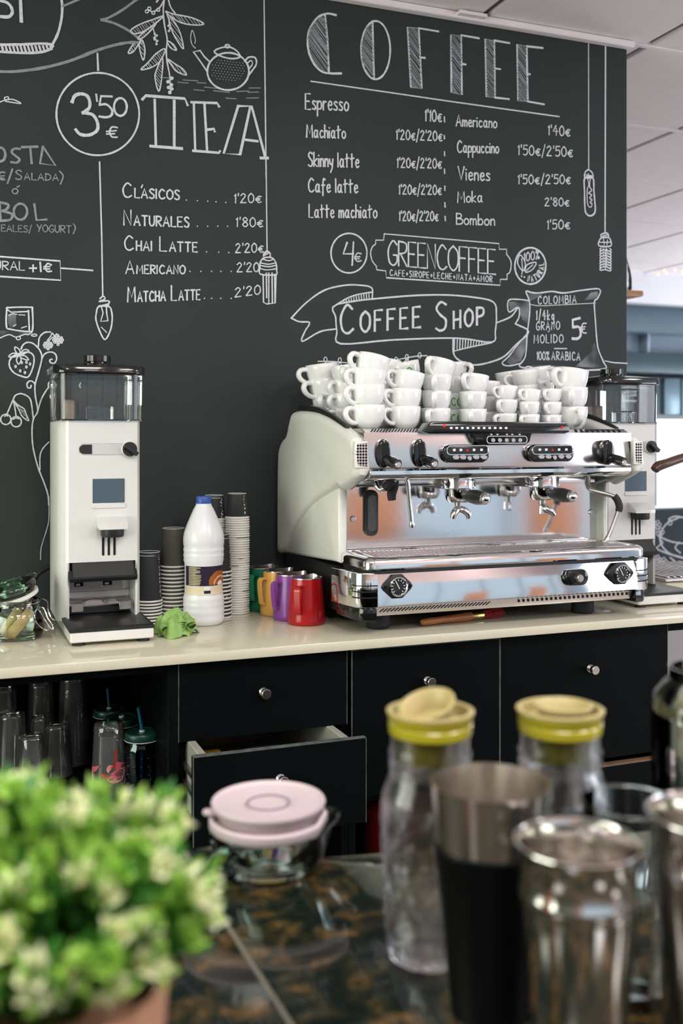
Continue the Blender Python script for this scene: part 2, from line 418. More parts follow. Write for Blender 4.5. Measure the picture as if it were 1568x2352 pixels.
bm = BM(); lathe(bm, [(0, 0.17), (0.011, 0.17), (0.014, 0.19), (0.016, 0.19), (0.016, 0.205), (0, 0.207)], 14, c=c); part('cork', bm, 'oak', bot)
# second chalkboard beyond the grinder, on the low wall below the serving window
ysg = 4.2
M['slate'] = mat('slate_blue_board', (0.045, 0.062, 0.078), 0.7, var=0.1, scale=6)
board = thing('menu_board', 'small slate board with white floral chalk doodles beyond the second grinder', 'chalkboard', (kx(1540, ysg), ysg, kz(1320, ysg)))
bm = BM(); box(bm, (kx(1480, ysg), ysg, kz(1322, ysg)), (kx(1680, ysg), ysg+0.03, kz(1170, ysg)), 0.004, 1); part('board', bm, 'slate', board)
bm = BM(); box(bm, (3.4, 4.6, 0), (6.2, 4.75, 0.97)); struct('wall_low', bm, 'white_wall')
# tiled wall below the counter's end
m, n, l = newmat('white_wall_tile'); b = n['Principled BSDF']; b.inputs['Roughness'].default_value = 0.35
t = n.new('ShaderNodeTexCoord'); br = n.new('ShaderNodeTexBrick'); br.inputs['Scale'].default_value = 1.0
br.inputs['Color1'].default_value = (0.62, 0.57, 0.57, 1); br.inputs['Color2'].default_value = (0.66, 0.60, 0.60, 1); br.inputs['Mortar'].default_value = (0.74, 0.70, 0.70, 1)
br.inputs['Brick Width'].default_value = 0.3; br.inputs['Row Height'].default_value = 0.2; br.inputs['Mortar Size'].default_value = 0.004; br.offset = 0.0
mp = n.new('ShaderNodeMapping'); mp.inputs['Rotation'].default_value = (PI/2, 0, 0)
l.new(t.outputs['Object'], mp.inputs[0]); l.new(mp.outputs[0], br.inputs['Vector']); l.new(br.outputs['Color'], b.inputs['Base Color']); M['wall_tile'] = m
bm = BM(); box(bm, (1.68, WALL+0.14, 0), (4.2, WALL+0.2, 0.91)); struct('wall_tiled', bm, 'wall_tile')
# ================================================================== chalk drawings and lettering on the wall
K1 = (0, 0, 2.45); K2 = (0, 380, 2.45); K3 = (640, 0, 2.24); K4 = (640, 400, 1.912); K5 = (0, 760, 3.92); K6 = (0, 1140, 3.92); K9 = (1280, 0, 2.6145); KU = (0, 0, 1)
YC = WALL-0.0012
class Chalk:
    def __init__(s, K): s.K = K; s.st = []; s.fill = []
    def px(s, p): return (s.K[0]+p[0]/s.K[2], s.K[1]+p[1]/s.K[2])
    def S(s, txt, w=3.6, sm=1, close=False):
        for seg in (txt.split(';') if isinstance(txt, str) else [txt]):
            p = [tuple(map(float, q.split(','))) for q in seg.split()] if isinstance(seg, str) else seg
            s.st.append(([s.px(q) for q in p], w, sm, close))
        return s
    def L(s, txt, w=3.6): return s.S(txt, w, 0)
    def E(s, cx, cy, rx, ry, w=3.6, a0=0., a1=6.2832, n=28):
        full = abs(a1-a0) > 6.2
        s.st.append(([s.px(q) for q in ell(cx, cy, rx, ry, n, a0, a1)], w, 0, full)); return s
    def D(s, pts, r=4):        # filled dots
        for p in (tuple(map(float, q.split(','))) for q in pts.split()): s.fill.append([s.px(q) for q in ell(p[0], p[1], r, r, 8)])
        return s
    def F(s, txt):             # filled patch
        s.fill.append([s.px(tuple(map(float, q.split(',')))) for q in txt.split()]); return s
    def H(s, poly, ang, sp, w=1.4, jit=0.3):    # hatching inside a polygon
        P = [tuple(map(float, q.split(','))) for q in poly.split()]
        ca, sa = math.cos(ang), math.sin(ang); R = [(x*ca+y*sa, -x*sa+y*ca) for x, y in P]
        lo, hi = min(q[1] for q in R), max(q[1] for q in R); y = lo+sp*.5
        while y < hi:
            xs_ = []
            for (x0, y0), (x1, y1) in zip(R, R[1:]+R[:1]):
                if (y0-y)*(y1-y) < 0: xs_.append(x0+(x1-x0)*(y-y0)/(y1-y0))
            xs_.sort()
            for a, b_ in zip(xs_[::2], xs_[1::2]):
                q = random.uniform(-jit, jit)*sp
                s.st.append(([s.px((x*ca-yy*sa, x*sa+yy*ca)) for x, yy in ((a, y), (b_, y+q))], w*random.uniform(.7, 1.3), 0, False))
            y += sp*random.uniform(.75, 1.25)
        return s
    def T(s, txt, x0, y0, x1, y1, h, w=3.4, small=0.70, sc=False, lean=0.0, gap=0.22, arc=None):
        items = []; x = 0; w = min(w, .07*h/s.K[2]+1.1)
        for ch in txt:
            k = 1.0; g = ch
            if sc and ch.islower(): k = small; g = ch.upper()
            if ch == ' ': x += 0.4; continue
            st, wd = GLYPH[g]; items.append((st, x, k)); x += wd*k+gap*(k if sc else 0.8)
        tot = max(x-gap*(1 if not sc else small), 0.01)
        ux, uy = (x1-x0)/tot, (y1-y0)/tot
        for st, ox, k in items:
            for sg, smo in st:
                p = []
                for gx, gy in sg:
                    X = ox+gx*k+lean*gy*k
                    p.append(s.px((x0+ux*X, y0+uy*X-gy*k*h)))
                s.st.append((p, w, smo, False))
        return s
    def A(s, txt, cx, cy, r, a0, a1, h, w):     # lettering around the lower right of a circle
        n = len(txt)
        for i, ch in enumerate(txt):
            st, wd = GLYPH[ch]; a = a0+(a1-a0)*i/(n-1); ca, sa = math.cos(a), math.sin(a)
            for sg, smo in st: s.st.append(([s.px((cx+ca*(r-gy*h)*1.0+sa*(gx-wd/2)*h*.62, cy+(sa*(r-gy*h)-ca*(gx-wd/2)*h*.62)*1.15)) for gx, gy in sg], w, smo, False))
        return s
    def out(s, name, m='chalk', label=None, dz=0.0):
        bm = BM()
        for ns, (p, w, smo, close) in enumerate(s.st):
            q = [at(u, v, YC-dz-(ns % 40)*0.00003) for u, v in p]
            if smo and len(q) > 2: q = smooth_pts(q, 4, close)
            hw = w*0.5*q[0].length/F_PX*0.86
            ribbon(bm, q, hw, close, dz)
        for ns, p in enumerate(s.fill):
            q = [at(u, v, YC+(0.0006-(ns % 12)*0.00003 if dz else -0.0018-(ns % 30)*0.00003)) for u, v in p]; vs = [bm.verts.new(x) for x in q]
            try: bm.faces.new(vs)
            except ValueError: pass
        me = bpy.data.meshes.new(name); bm.to_mesh(me); bm.free(); me.materials.append(M[m])
        o = bpy.data.objects.new(name, me); COL.objects.link(o); o.parent = wall_back
        if label: o['label'] = label
        return o
def ribbon(bm, q, hw, close, dz=0.0):
    q2 = [q[0]]
    for p in q[1:]:
        if (p-q2[-1]).length > 1e-5: q2.append(p)
    n = len(q2)
    if n < 2: return
    rows = []
    for i in range(n):
        a = q2[(i-1) % n] if (close or i > 0) else q2[i]; b_ = q2[(i+1) % n] if (close or i < n-1) else q2[i]
        t = b_-a; t.y = 0
        if t.length < 1e-9: t = Vector((1, 0, 0))
        t.normalize(); nn = Vector((-t.z, 0, t.x)); c = q2[i].copy()
        if not close and i == 0: c = c-t*hw*0.6
        if not close and i == n-1: c = c+t*hw*0.6
        h = hw*random.uniform(.85, 1.12); c.y -= min(i, 60)*0.000008
        rows.append((bm.verts.new(c+nn*h), bm.verts.new(c-nn*h)))
    for i in range(n if close else n-1):
        A, B = rows[i], rows[(i+1) % n]
        try: bm.faces.new((A[0], A[1], B[1], B[0]))
        except ValueError: pass
RAW = {
'A': '0,0 .3,1 .6,0|.1,.34 .5,.34', 'B': '0,0 0,1|~0,1 .38,.93 .38,.62 0,.54|~0,.54 .5,.45 .48,.08 0,0', 'C': '~.56,.84 .3,1 .03,.6 .1,.14 .35,0 .6,.14',
'D': '0,0 0,1|~0,1 .42,.85 .56,.5 .4,.12 0,0', 'E': '.45,1 0,1 0,0 .48,0|0,.52 .36,.52', 'F': '.48,1 0,1 0,0|0,.54 .36,.54', 'G': '~.56,.84 .32,1 .04,.62 .1,.14 .35,0 .56,.16 .57,.42|.57,.42 .34,.42',
'H': '0,0 0,1|.5,0 .5,1|0,.5 .5,.5', 'I': '0,0 0,1', 'J': '~.35,1 .35,.2 .18,0 0,.15', 'K': '0,0 0,1|.5,1 0,.45 .52,0', 'L': '0,1 0,0 .45,0', 'M': '0,0 .06,1 .34,.3 .62,1 .68,0',
'N': '0,0 0,1 .48,0 .48,1', 'O': '~.3,1 .03,.75 .03,.25 .3,0 .57,.25 .57,.75 .3,1', 'P': '0,0 0,1|~0,1 .45,.92 .45,.55 0,.46', 'R': '0,0 0,1|~0,1 .45,.92 .42,.58 0,.48|.12,.48 .5,0',
'S': '~.46,.88 .22,1 .02,.8 .2,.55 .44,.35 .4,.06 .18,0 0,.1', 'T': '0,1 .56,1|.28,1 .28,0', 'U': '~0,1 .02,.25 .25,0 .48,.25 .5,1', 'V': '0,1 .28,0 .56,1', 'X': '0,0 .5,1|0,1 .5,0', 'Y': '0,1 .26,.5|.52,1 .2,0', 'Z': '0,1 .5,1 0,0 .5,0',
'Á': '0,0 .3,1 .6,0|.1,.34 .5,.34|.3,1.15 .42,1.35', 
'a': '~.38,.5 .18,.58 .02,.3 .12,.02 .3,.1 .38,.5|~.38,.56 .38,.12 .48,0', 'b': '0,1 0,0|~0,.3 .18,.56 .38,.4 .34,.06 0,.04', 'c': '~.36,.48 .16,.56 .02,.28 .16,0 .38,.1', 'e': '~.04,.3 .34,.34 .28,.55 .1,.52 .02,.25 .16,0 .38,.1', 'f': '~.4,.9 .24,1 .16,.7 .14,-.25|0,.5 .36,.52',
'h': '0,1 0,0|~0,.35 .16,.56 .32,.45 .34,0', 'i': '0,.55 .02,0|0,.76 .02,.8', 'k': '0,1 0,0|.34,.56 0,.26 .36,0', 'l': '0,1 .02,0', 'm': '0,.55 0,0|~0,.35 .12,.55 .24,.42 .25,0|~.25,.35 .38,.55 .5,.42 .52,0', 'n': '0,.56 0,0|~0,.35 .16,.56 .32,.45 .34,0',
'o': '~.2,.56 .03,.4 .04,.12 .2,0 .38,.14 .38,.42 .2,.56', 'p': '0,.56 0,-.4|~0,.4 .2,.56 .38,.4 .32,.08 0,.06', 'r': '0,.56 0,0|~0,.34 .12,.54 .28,.52', 's': '~.32,.5 .14,.56 .04,.42 .3,.2 .24,.02 0,.06', 't': '.14,.95 .16,0|-.02,.6 .4,.66', 'u': '~0,.56 .02,.14 .16,0 .32,.14|.34,.56 .36,0', 'y': '~0,.56 .06,.24 .2,.16 .34,.3|.38,.56 .3,-.1 .12,-.4', 'w': '0,.56 .12,0 .25,.5 .38,0 .5,.56', 'g': '~.36,.5 .18,.56 .02,.3 .16,.06 .34,.2|~.36,.56 .36,-.2 .2,-.4 .04,-.28',
'0': '~.24,1 .03,.7 .05,.2 .24,0 .45,.25 .43,.75 .24,1', '1': '.0,.78 .12,1 .1,0', '2': '~.02,.8 .22,1 .4,.78 .2,.4 0,.02|0,.02 .46,.02', '3': '~.02,.9 .25,1 .4,.78 .15,.55|~.15,.55 .45,.4 .35,.05 0,.06', '4': '.3,1 0,.4 .48,.4|.34,.72 .32,0', '5': '.4,1 .06,1 .03,.58|~.03,.58 .35,.6 .4,.2 .2,0 0,.08', '8': '~.24,.54 .05,.75 .24,1 .42,.76 .24,.54 .03,.25 .24,0 .45,.25 .24,.54',
'€': '~.46,.62 .26,.66 .08,.36 .22,0 .46,.06|0,.42 .36,.42|0,.26 .34,.26', "'": '.05,1.05 .03,.78', '/': '0,-.2 .3,1.15', '(': '~.2,1.15 .02,.8 .02,.2 .2,-.15', ')': '~0,1.15 .18,.8 .18,.2 0,-.15', '+': '.2,.7 .2,.2|0,.45 .4,.45', '%': '~.1,1 .02,.85 .12,.72 .2,.88 .1,1|.42,1 .05,0|~.4,.28 .3,.14 .38,0 .48,.14 .4,.28', '.': '0,.0 .03,.06',
}
GLYPH = {}
for ch, sp_ in RAW.items():
    st = []; wd = 0.05
    for sg in sp_.split('|'):
        smo = 1 if sg[0] == '~' else 0
        p = [tuple(map(float, q.split(','))) for q in sg.lstrip('~').split()]; wd = max(wd, max(q[0] for q in p)); st.append((p, smo))
    GLYPH[ch] = (st, wd)

# ---- left side: cup, ribbon, sprig, price circle
c = Chalk(K1); c.S('345,-10 350,40 345,110 325,190 295,250', 5).S('-40,252 120,250 230,245 295,250', 5).S('-40,288 120,298 220,295 275,280 298,258', 5)
for x in range(10, 285, 21): c.L(f'{x},{258} {x+9},{289-(max(0,x-200)//7)}', 4)
c.S('-10,0 40,15 65,45 68,75 45,95 -10,92', 6).L('115,-5 120,122', 6); c.out('chalk_cup')
c = Chalk(K1); c.S('770,-4 690,55 610,100 570,112', 5).S('570,112 640,130 720,170 790,225 800,240', 5).S('-20,402 90,402 250,380 400,340 540,285 640,255 720,240 800,240', 6).L('352,35 450,-6', 4.5); c.out('chalk_ribbon', 'chalk_grey', 'grey chalk ribbon outline')
c = Chalk(K1)
c.S('925,-8 918,60 925,140 940,220 935,290 940,350 955,430 958,520', 3).S('945,-8 960,40 985,75', 3).S('920,5 900,40 865,65 840,60', 2.6).S('890,-2 880,12', 3)
leafs = ['930,65 980,80 1080,100 1148,135 1080,140 1000,120', '940,75 985,130 1015,190 1032,275 1000,235 970,180 950,110', '918,92 860,110 790,135 735,170 760,190 830,165', '880,130 810,180 775,215 790,220 830,190', '780,245 750,250 720,298 750,290', '800,225 782,255 805,340 815,280', '940,230 975,250 993,282 960,270', '930,275 880,300 830,355 792,392 850,380 900,345', '915,325 880,395 872,440 892,515 908,450', '940,330 985,360 1030,390 1048,423 990,400 960,360']
for q in leafs: c.S(q, 2.6, 1, True); c.H(q, 0.9, 13, 1.0)
for x, y in ((840, 48), (890, 55), (862, 72), (826, 64)): c.E(x, y, 9, 9, 2.2, n=10)
c.S('860,155 872,200 882,250', 2.4).S('950,120 955,175', 2.2)
c.D('870,190 882,200 868,212 885,230 880,248 870,222 948,145 957,160 950,174', 7).D('966,440 945,460 964,478 948,492 966,500 955,520', 11); c.out('chalk_sprig')
c = Chalk(K1); c.E(550, 642, 233, 232, 3.8, n=60).L('548,300 552,396', 3.6); c.out('chalk_circle')
c = Chalk(K1); c.S('405,575 420,540 455,528 490,540 505,575 500,610 465,635', 6.5).S('465,635 520,645 548,690 545,735 500,760 450,755 425,728', 6.5).L('541,530 546,570', 4).L('630,543 568,541 560,590', 4.6).S('560,590 600,588 630,620 625,650 595,660 558,655', 4.6).E(677, 602, 36, 50, 4.6).S('660,718 630,715 616,742 630,770 660,772', 3.4).L('598,740 655,735;598,754 645,752', 3); c.out('chalk_price')
c = Chalk(K1)
c.L('800,560 820,538 1040,555 1055,592;870,560 877,825;980,565 980,825;845,822 1025,836', 5.8)
c.L('1075,575 1222,580 1232,600;1090,580 1098,850;1150,585 1165,850;1085,848 1232,860 1237,850;1165,730 1205,725 1207,740', 5.6)
c.L('1340,595 1258,864 1350,870 1408,600;1340,597 1415,597 1493,888;1465,889 1508,889;1370,785 1450,795', 5.6); c.out('chalk_heading')
c = Chalk(K1); c.L('1485,-10 1490,400 1497,1000', 2.6); c.K = K2; c.L('1497,0 1502,480', 2.6)
c.S('1482,512 1484,495 1500,482 1518,492 1520,514', 3).L('1484,508 1518,490;1484,500 1510,484', 2.4).S('1462,575 1464,545 1485,520 1530,520 1552,550 1556,590 1550,615 1465,612', 3.2, 1, True).S('1465,548 1510,556 1552,548;1463,562 1510,570 1554,562;1480,528 1510,536 1538,528;1464,580 1500,588 1554,582', 2.6).L('1480,614 1482,770 1500,780 1548,774 1553,614;1498,605 1500,745;1512,605 1512,775;1530,605 1532,775;1545,612 1546,770', 3); c.out('chalk_bulb')
c = Chalk(K2); c.L('560,-20 572,400 578,738', 3.4).S('562,750 580,735 590,752 555,766 610,762 607,780 552,792 612,786', 3.2).S('555,795 542,830 540,870 560,930 590,980 620,930 631,870 627,820 612,795', 3.4, 1, True).L('570,795 580,830 566,878 607,874 600,830 598,795', 3).S('600,940 570,910', 2.2); c.out('chalk_bulb')
c = Chalk(K1); c.E(1283, 402, 117, 105, 3.8, n=40).S('1205,290 1240,270 1290,265 1330,285 1350,320 1300,330 1240,315', 3.2, 1, True).E(1279, 260, 12, 9, 3).L('1167,405 1130,350 1088,292 1125,284 1150,320 1177,345', 3.4).S('1375,345 1400,322 1435,325 1442,360 1420,395 1398,425', 3.4).S('1392,355 1412,340 1420,360 1400,388', 2.4)
for i in range(11):
    for j in range(8):
        x, y = 1195+i*17+(j % 2)*8, 335+j*15+i*2
        if ((x-1283)/100)**2+((y-395)/72)**2 < 1 and y > 330+(x-1200)*0.06: c.D(f'{x},{y}', 2.2)
c.S('1100,272 1080,250 1072,210 1082,170 1098,220 1096,245', 1.6); c.out('chalk_teapot')
c = Chalk(K1); c.S('905,435 960,440;1030,450 1112,455;1110,465 1158,468;1150,490 1230,498;1200,510 1290,520;1400,495 1465,495;1330,515 1400,512;1395,520 1455,518;1270,552 1330,556;1385,552 1455,550;1090,505 1150,510;1000,462 1060,468', 2, 0); c.out('chalk_dashes', 'chalk_grey')
c = Chalk(K1); c.S('-10,578 40,560 80,562 118,582 80,578 30,570', 2.4).S('30,565 25,550 45,545 50,562', 2.2); c.out('chalk_sprig')
c = Chalk(K1); c.S('-20,850 0,830 22,842 30,870 20,900 -10,912', 5.2).S('112,838 82,836 65,855 88,878 110,897 95,915 62,912', 4.6).L('122,828 212,825;170,828 178,920;242,825 225,920 312,932 242,825', 4.8); c.out('chalk_menu', 'chalk_grey')
c = Chalk(K2); c.L('0,60 25,58;0,72 22,72', 3).S('28,40 5,38 -6,60 8,80 28,80', 3).L('70,20 42,102', 3.4).T('Salada', 88, 78, 328, 86, 52, 3.4, .72, True).S('335,32 355,60 340,105', 3.2).E(85, 145, 16, 14, 2.6).L('95,122 110,115', 2.6); c.out('chalk_menu', 'chalk_grey')
c = Chalk(K2); c.L('-4,205 2,308', 5.2).S('0,207 48,222 32,250 0,255', 5).S('0,255 65,272 58,305 -4,312', 5).E(115, 260, 38, 45, 5).L('193,217 205,308 262,304', 5.2).T('EALES/', 8, 370, 175, 376, 36, 2.8).T('YOGURT', 208, 372, 398, 380, 40, 2.8).S('412,328 424,350 412,385', 2.6); c.out('chalk_menu', 'chalk_grey')
c = Chalk(K2); c.L('-10,512 338,538 342,646 -10,624', 3.6).T('URAL', -30, 586, 135, 590, 48, 3.8).L('165,578 205,578;186,560 186,598;226,545 230,597', 3.8).S('290,560 268,552 255,572 265,596 290,595', 3.4).L('245,570 282,568;245,582 280,582', 3).L('345,578 522,591', 3.6); c.out('chalk_box')
# ---- ice cube, vine, fruit
c = Chalk(K2); c.S('38,812 50,800 170,798 182,812 184,915 165,935 60,922 36,905', 3.4, 1, True).L('160,815 165,930;42,812 62,826 158,822', 3).S('50,845 70,835 95,838;75,905 90,895;120,915 150,905;105,840 140,842', 2.2).S('-10,975 50,952 90,966 140,950 160,952 182,935', 2.6).E(103, 972, 12, 9, 2.4).E(192, 955, 15, 6, 2.4); c.out('chalk_ice_cube')
c = Chalk(K5)
c.S('440,1568 430,1470 390,1350 350,1250 320,1150 295,1030 288,900 300,795 340,720 320,600 315,490 345,380 375,260 370,200 340,150 290,110 240,105 205,130 190,165', 3.4)
c.S('345,140 355,60 400,15 455,10', 3.2).S('375,255 400,210 450,190 495,205 510,250 490,290 455,285 448,262 470,255', 3.2).S('315,490 305,465 270,450 243,475 250,510 275,512 280,490', 3.2).S('340,720 370,620 410,545 440,505', 3.2).S('435,500 440,465 480,455 505,490 480,515 460,500', 3).S('300,790 280,640 250,590 190,565 140,580 118,620 60,755', 3.2).S('120,625 135,700 145,770', 3).S('360,1250 360,1130 385,1060 440,1000', 3)
c.K = K6; c.S('440,0 440,200 420,300 385,410 368,480 365,570', 1.8); c.out('chalk_vine')
c = Chalk(K5); c.S('120,625 165,670 215,700 240,760 258,810 200,770 165,700', 2.6, 1, True).H('130,640 215,700 250,800 165,700', 0.5, 12, 1.2).E(52, 797, 46, 46, 3.2).E(146, 818, 46, 46, 3.2).S('40,770 55,762 70,768;120,795 145,785 170,792', 2.6); c.out('chalk_cherries')
c = Chalk(K5); c.S('195,200 120,225 85,275 90,330 130,380 200,410 252,415 285,360 305,285 302,225 262,192', 3.4, 1, True)
for q in ('180,220 140,185 135,145 175,170', '175,215 120,235 78,230 120,200', '180,215 215,170 260,178 220,205', '180,225 225,225 258,262 205,250', '175,225 190,265 165,300 148,255'): c.S(q, 2.8, 1, True)
for x, y in ((140, 320), (182, 360), (224, 375), (195, 285), (238, 325), (270, 298), (238, 283)): c.E(x, y, 7, 11, 2.4, n=8)
c.D('120,297 215,345 160,345', 3); c.out('chalk_strawberry')
c = Chalk(K5)
for (cx, cy, R) in ((432, 128, 34), (522, 82, 40)):
    for i in range(5):
        for j in range(5):
            x, y = cx-R+i*R/2+(j % 2)*R/4, cy-R+j*R/2
            if (x-cx)**2+(y-cy)**2 < R*R*1.05: c.E(x, y, 9, 9, 2.6, n=9)
c.S('430,80 455,50 470,20 490,45 510,25', 2.6).S('440,90 470,60 500,50', 2.4); c.out('chalk_raspberries')
# ---- tea list
c = Chalk(K2)
for txt, x0, y0, x1, y1, h, dots, dy, pr, px0, py0, px1, py1 in (
    ('Clasicos', 690, 178, 1008, 192, 80, (1048, 1110, 1168, 1215, 1270), (195, 208), "1'20€", 1318, 212, 1466, 208),
    ('Naturales', 697, 335, 1062, 347, 84, (1110, 1168, 1225, 1280), (342, 342), "1'80€", 1328, 345, 1475, 345),
    ('Chai Latte', 700, 476, 1110, 487, 80, (1162, 1230, 1287), (486, 490), "2'20€", 1325, 492, 1478, 488),
    ('Americano', 708, 608, 1040, 610, 72, (1068, 1130, 1190, 1242, 1300), (596, 596), "2'20", 1333, 600, 1452, 598),
    ('Matcha Latte', 718, 768, 1125, 755, 84, (1150, 1190, 1242, 1300), (748, 748), "2'20", 1322, 742, 1460, 724)):
    c.T(txt, x0, y0, x1, y1, h, 3.7, .66, True); c.T(pr, px0, py0, px1, py1, 52, 3.6)
    c.D(' '.join(f'{x},{dy[0]+(dy[1]-dy[0])*i/(len(dots)-1)}' for i, x in enumerate(dots)), 4)
c.L('795,125 802,110', 3.2); c.out('chalk_menu')
# ---- coffee heading
c = Chalk(K3)
c.S('295,78 250,70 200,90 162,145 148,200 155,270 185,335 225,370 270,378 322,378', 4.2).L('238,80 250,200 258,376', 4)
c.E(498, 258, 75, 150, 4, n=40).L('482,108 485,250 490,406', 4)
fs = ['662,140 680,450 735,455 720,145', '885,178 888,475 942,487 938,185', '1062,200 1068,498 1112,502 1108,210', '1225,228 1230,518 1280,522 1275,238']
for q in fs: c.S(q, 4, 0, True)
c.L('720,145 822,162;725,295 752,298;938,181 1030,197;940,328 962,332;1108,208 1187,222;1112,352 1140,356;1112,502 1185,510;1275,238 1358,247;1280,380 1292,382;1280,522 1365,537', 4); c.out('chalk_heading')
c = Chalk(K3)
for q in fs+['238,85 200,95 162,145 148,200 155,270 185,335 225,370 255,376 250,200', '480,110 450,140 425,220 426,310 450,370 488,405 485,250']: c.H(q, 0.95, 8, 2.2, 0.4)
c.out('chalk_hatching', 'chalk_grey', 'grey chalk shading inside the heading letters')
c = Chalk(K3); c.L('165,418 550,473 870,520 1442,600', 3); c.out('chalk_line')
c = Chalk(K3)
c.T('Espresso', 137, 562, 355, 570, 80, 3.4).T('Machiato', 143, 706, 340, 712, 66, 3.4).T('Skinny latte', 152, 855, 410, 862, 72, 3.4)
c.T("1'10€", 752, 622, 835, 626, 58, 3.4).T("1'20€/2'20€", 604, 717, 838, 725, 50, 3.4).T("1'20€/2'20€", 608, 862, 835, 866, 50, 3.4)
c.K = K4; c.T('Cafe latte', 130, 78, 345, 82, 60, 3.4).T('Latte machiato', 133, 190, 428, 192, 58, 3.4).T("1'20€/2'20€", 527, 88, 712, 90, 42, 3.4).T("1'20€/2'20€", 528, 205, 698, 205, 42, 3.4); c.out('chalk_menu')
c = Chalk(K3); c.L('851,600 853,628;851,697 852,715;852,780 853,802;852,870 853,893', 3); c.K = K4; c.L('729,52 729,72;729,125 730,145;730,185 731,205', 3); c.out('chalk_dashes')
c = Chalk(K3); c.T('Americano', 912, 648, 1118, 658, 58, 3.4).T('Cappuccino', 918, 784, 1128, 788, 60, 3.4).T('Vienes', 922, 924, 1082, 930, 68, 3.4).T("1'40€", 1385, 694, 1495, 700, 50, 3.4).T("1'50€/2'50€", 1230, 796, 1508, 806, 50, 3.4)
c.K = K4; c.T('Moka', 785, 125, 892, 122, 48, 3.4).T('Bombon', 780, 220, 945, 225, 48, 3.4).T("1'50€/2'50€", 1050, 43, 1278, 42, 40, 3.4).T("2'80€", 1168, 140, 1272, 140, 36, 3.4).T("1'50€", 1178, 242, 1275, 240, 40, 3.4); c.out('chalk_menu')
# ---- green coffee plate
c = Chalk(K4); c.E(308, 347, 79, 87, 3.4, n=40).L('300,300 283,350 328,350;328,298 322,400', 4).S('362,350 345,347 335,367 345,383 362,380', 2.8).L('332,363 357,362;332,371 354,371', 2.4); c.out('chalk_circle')
c = Chalk(K4); c.L('463,262 967,305 968,330 1000,330 1000,352', 2.8).S('1000,352 1016,375 1020,400 1014,430 1002,440', 2.6).L('1002,440 1002,462 972,462 972,488 472,455 470,425 430,420 428,404', 2.8).S('428,404 410,380 403,345 412,318 425,307', 2.6).L('425,307 425,290 460,290 463,262', 2.8)
c.T('GREENCOFFEE', 478, 398, 950, 440, 108, 3.6, gap=.12).T('CAFE+SIROPE+LECHE+NATA+AMOR', 488, 445, 935, 474, 26, 3, gap=.42); c.out('chalk_plate')
c = Chalk(K4); c.E(1104, 403, 68, 80, 4, n=40).T('100%', 1076, 384, 1142, 372, 38, 3).S('1060,355 1048,390 1072,425 1082,390', 2.8, 1, True).S('1082,430 1090,398 1130,388 1112,420', 2.8, 1, True).S('1085,425 1115,398;1066,370 1070,420 1066,440', 2.2).D('1066,448 1078,452', 4)
c.A('NATURAL', 1104, 403, 60, 1.72, -.12, 22, 2.6); c.out('chalk_stamp')
# ---- coffee shop ribbon
c = Chalk(K4)
c.S('55,632 120,565 200,510 290,488 360,488 408,500 410,545', 3.6).S('55,632 90,648 135,652 115,690 102,735 180,692 250,680', 3.6).S('258,570 300,545 350,528 408,518', 3.2)
c.S('255,572 500,540 700,530 850,540 942,562 955,620 950,690 935,738 780,720 500,728 272,745 255,690 250,630', 3.8, 1, True)
c.S('958,652 1020,625 1052,585 1055,625 1040,655', 3.4).S('1038,657 1097,692 1040,750 990,800 930,825 860,838 800,822 768,790 765,725', 3.8).S('765,778 830,762 935,740', 3)
for i in range(11): c.L(f'{285+i*11},{556-i*3.6} {287+i*11},{568-i*1.8}', 2.6)
for i in range(13): c.L(f'{772+i*12},{724+i*1} {770+i*12},{770-i*2.3}', 2.8)
c.out('chalk_ribbon')
c = Chalk(K4); c.T('Coffee', 270, 702, 622, 672, 125, 6.8, .72, True, gap=.34).T('Shop', 690, 690, 896, 658, 125, 6.8, .60, True, gap=.34)
c.out('chalk_heading')
# ---- coffee bag
c = Chalk(K4); c.S('1085,515 1110,520 1140,522 1200,515 1250,522 1330,510 1408,505 1400,545 1385,562 1390,650 1400,760 1425,825 1430,855 1300,862 1150,862 1100,845 1078,850 1055,840 1082,800 1090,700 1100,620 1100,560', 3.4, 1, True)
c.S('1095,555 1050,550 1008,555 1010,605 1045,585', 3).S('1090,700 1040,760 1010,800 980,830 1010,842 1065,830', 3).S('1105,572 1145,578 1240,574 1390,566', 1.6).L('1432,820 1470,828 1530,831;1210,766 1265,766', 2.6)
c.T('COLOMBIA', 1138, 571, 1303, 566, 34, 3.4, gap=.42).T('1/4kg', 1130, 640, 1205, 640, 42, 3.4, gap=.42).T('GRANO', 1130, 685, 1230, 682, 36, 3.4, gap=.42).T('MOLIDO', 1120, 742, 1245, 740, 36, 3.4, gap=.42).T('100%', 1133, 815, 1186, 816, 36, 3).T('ARABICA', 1198, 815, 1320, 818, 36, 3, gap=.42)
c.S('1181,692 1188,689', 2).L('1322,632 1290,640 1291,672', 6).S('1291,672 1318,672 1325,705 1312,722 1288,722', 6).S('1350,655 1335,657 1330,675 1335,695 1350,698', 3).L('1325,672 1345,670;1325,682 1343,680', 2.6); c.out('chalk_bag')
m, n, l = newmat('chalk_smudge'); b = n['Principled BSDF']; b.inputs['Base Color'].default_value = (.5, .52, .55, 1); b.inputs['Roughness'].default_value = .95
nz = n.new('ShaderNodeTexNoise'); nz.inputs['Scale'].default_value = 14; tt = n.new('ShaderNodeTexCoord'); l.new(tt.outputs['Object'], nz.inputs[0])
r = n.new('ShaderNodeMapRange'); r.inputs[1].default_value = .38; r.inputs[2].default_value = .75; r.inputs[3].default_value = .02; r.inputs[4].default_value = .55; l.new(nz.outputs['Fac'], r.inputs[0]); l.new(r.outputs[0], b.inputs['Alpha']); M['smudge'] = m
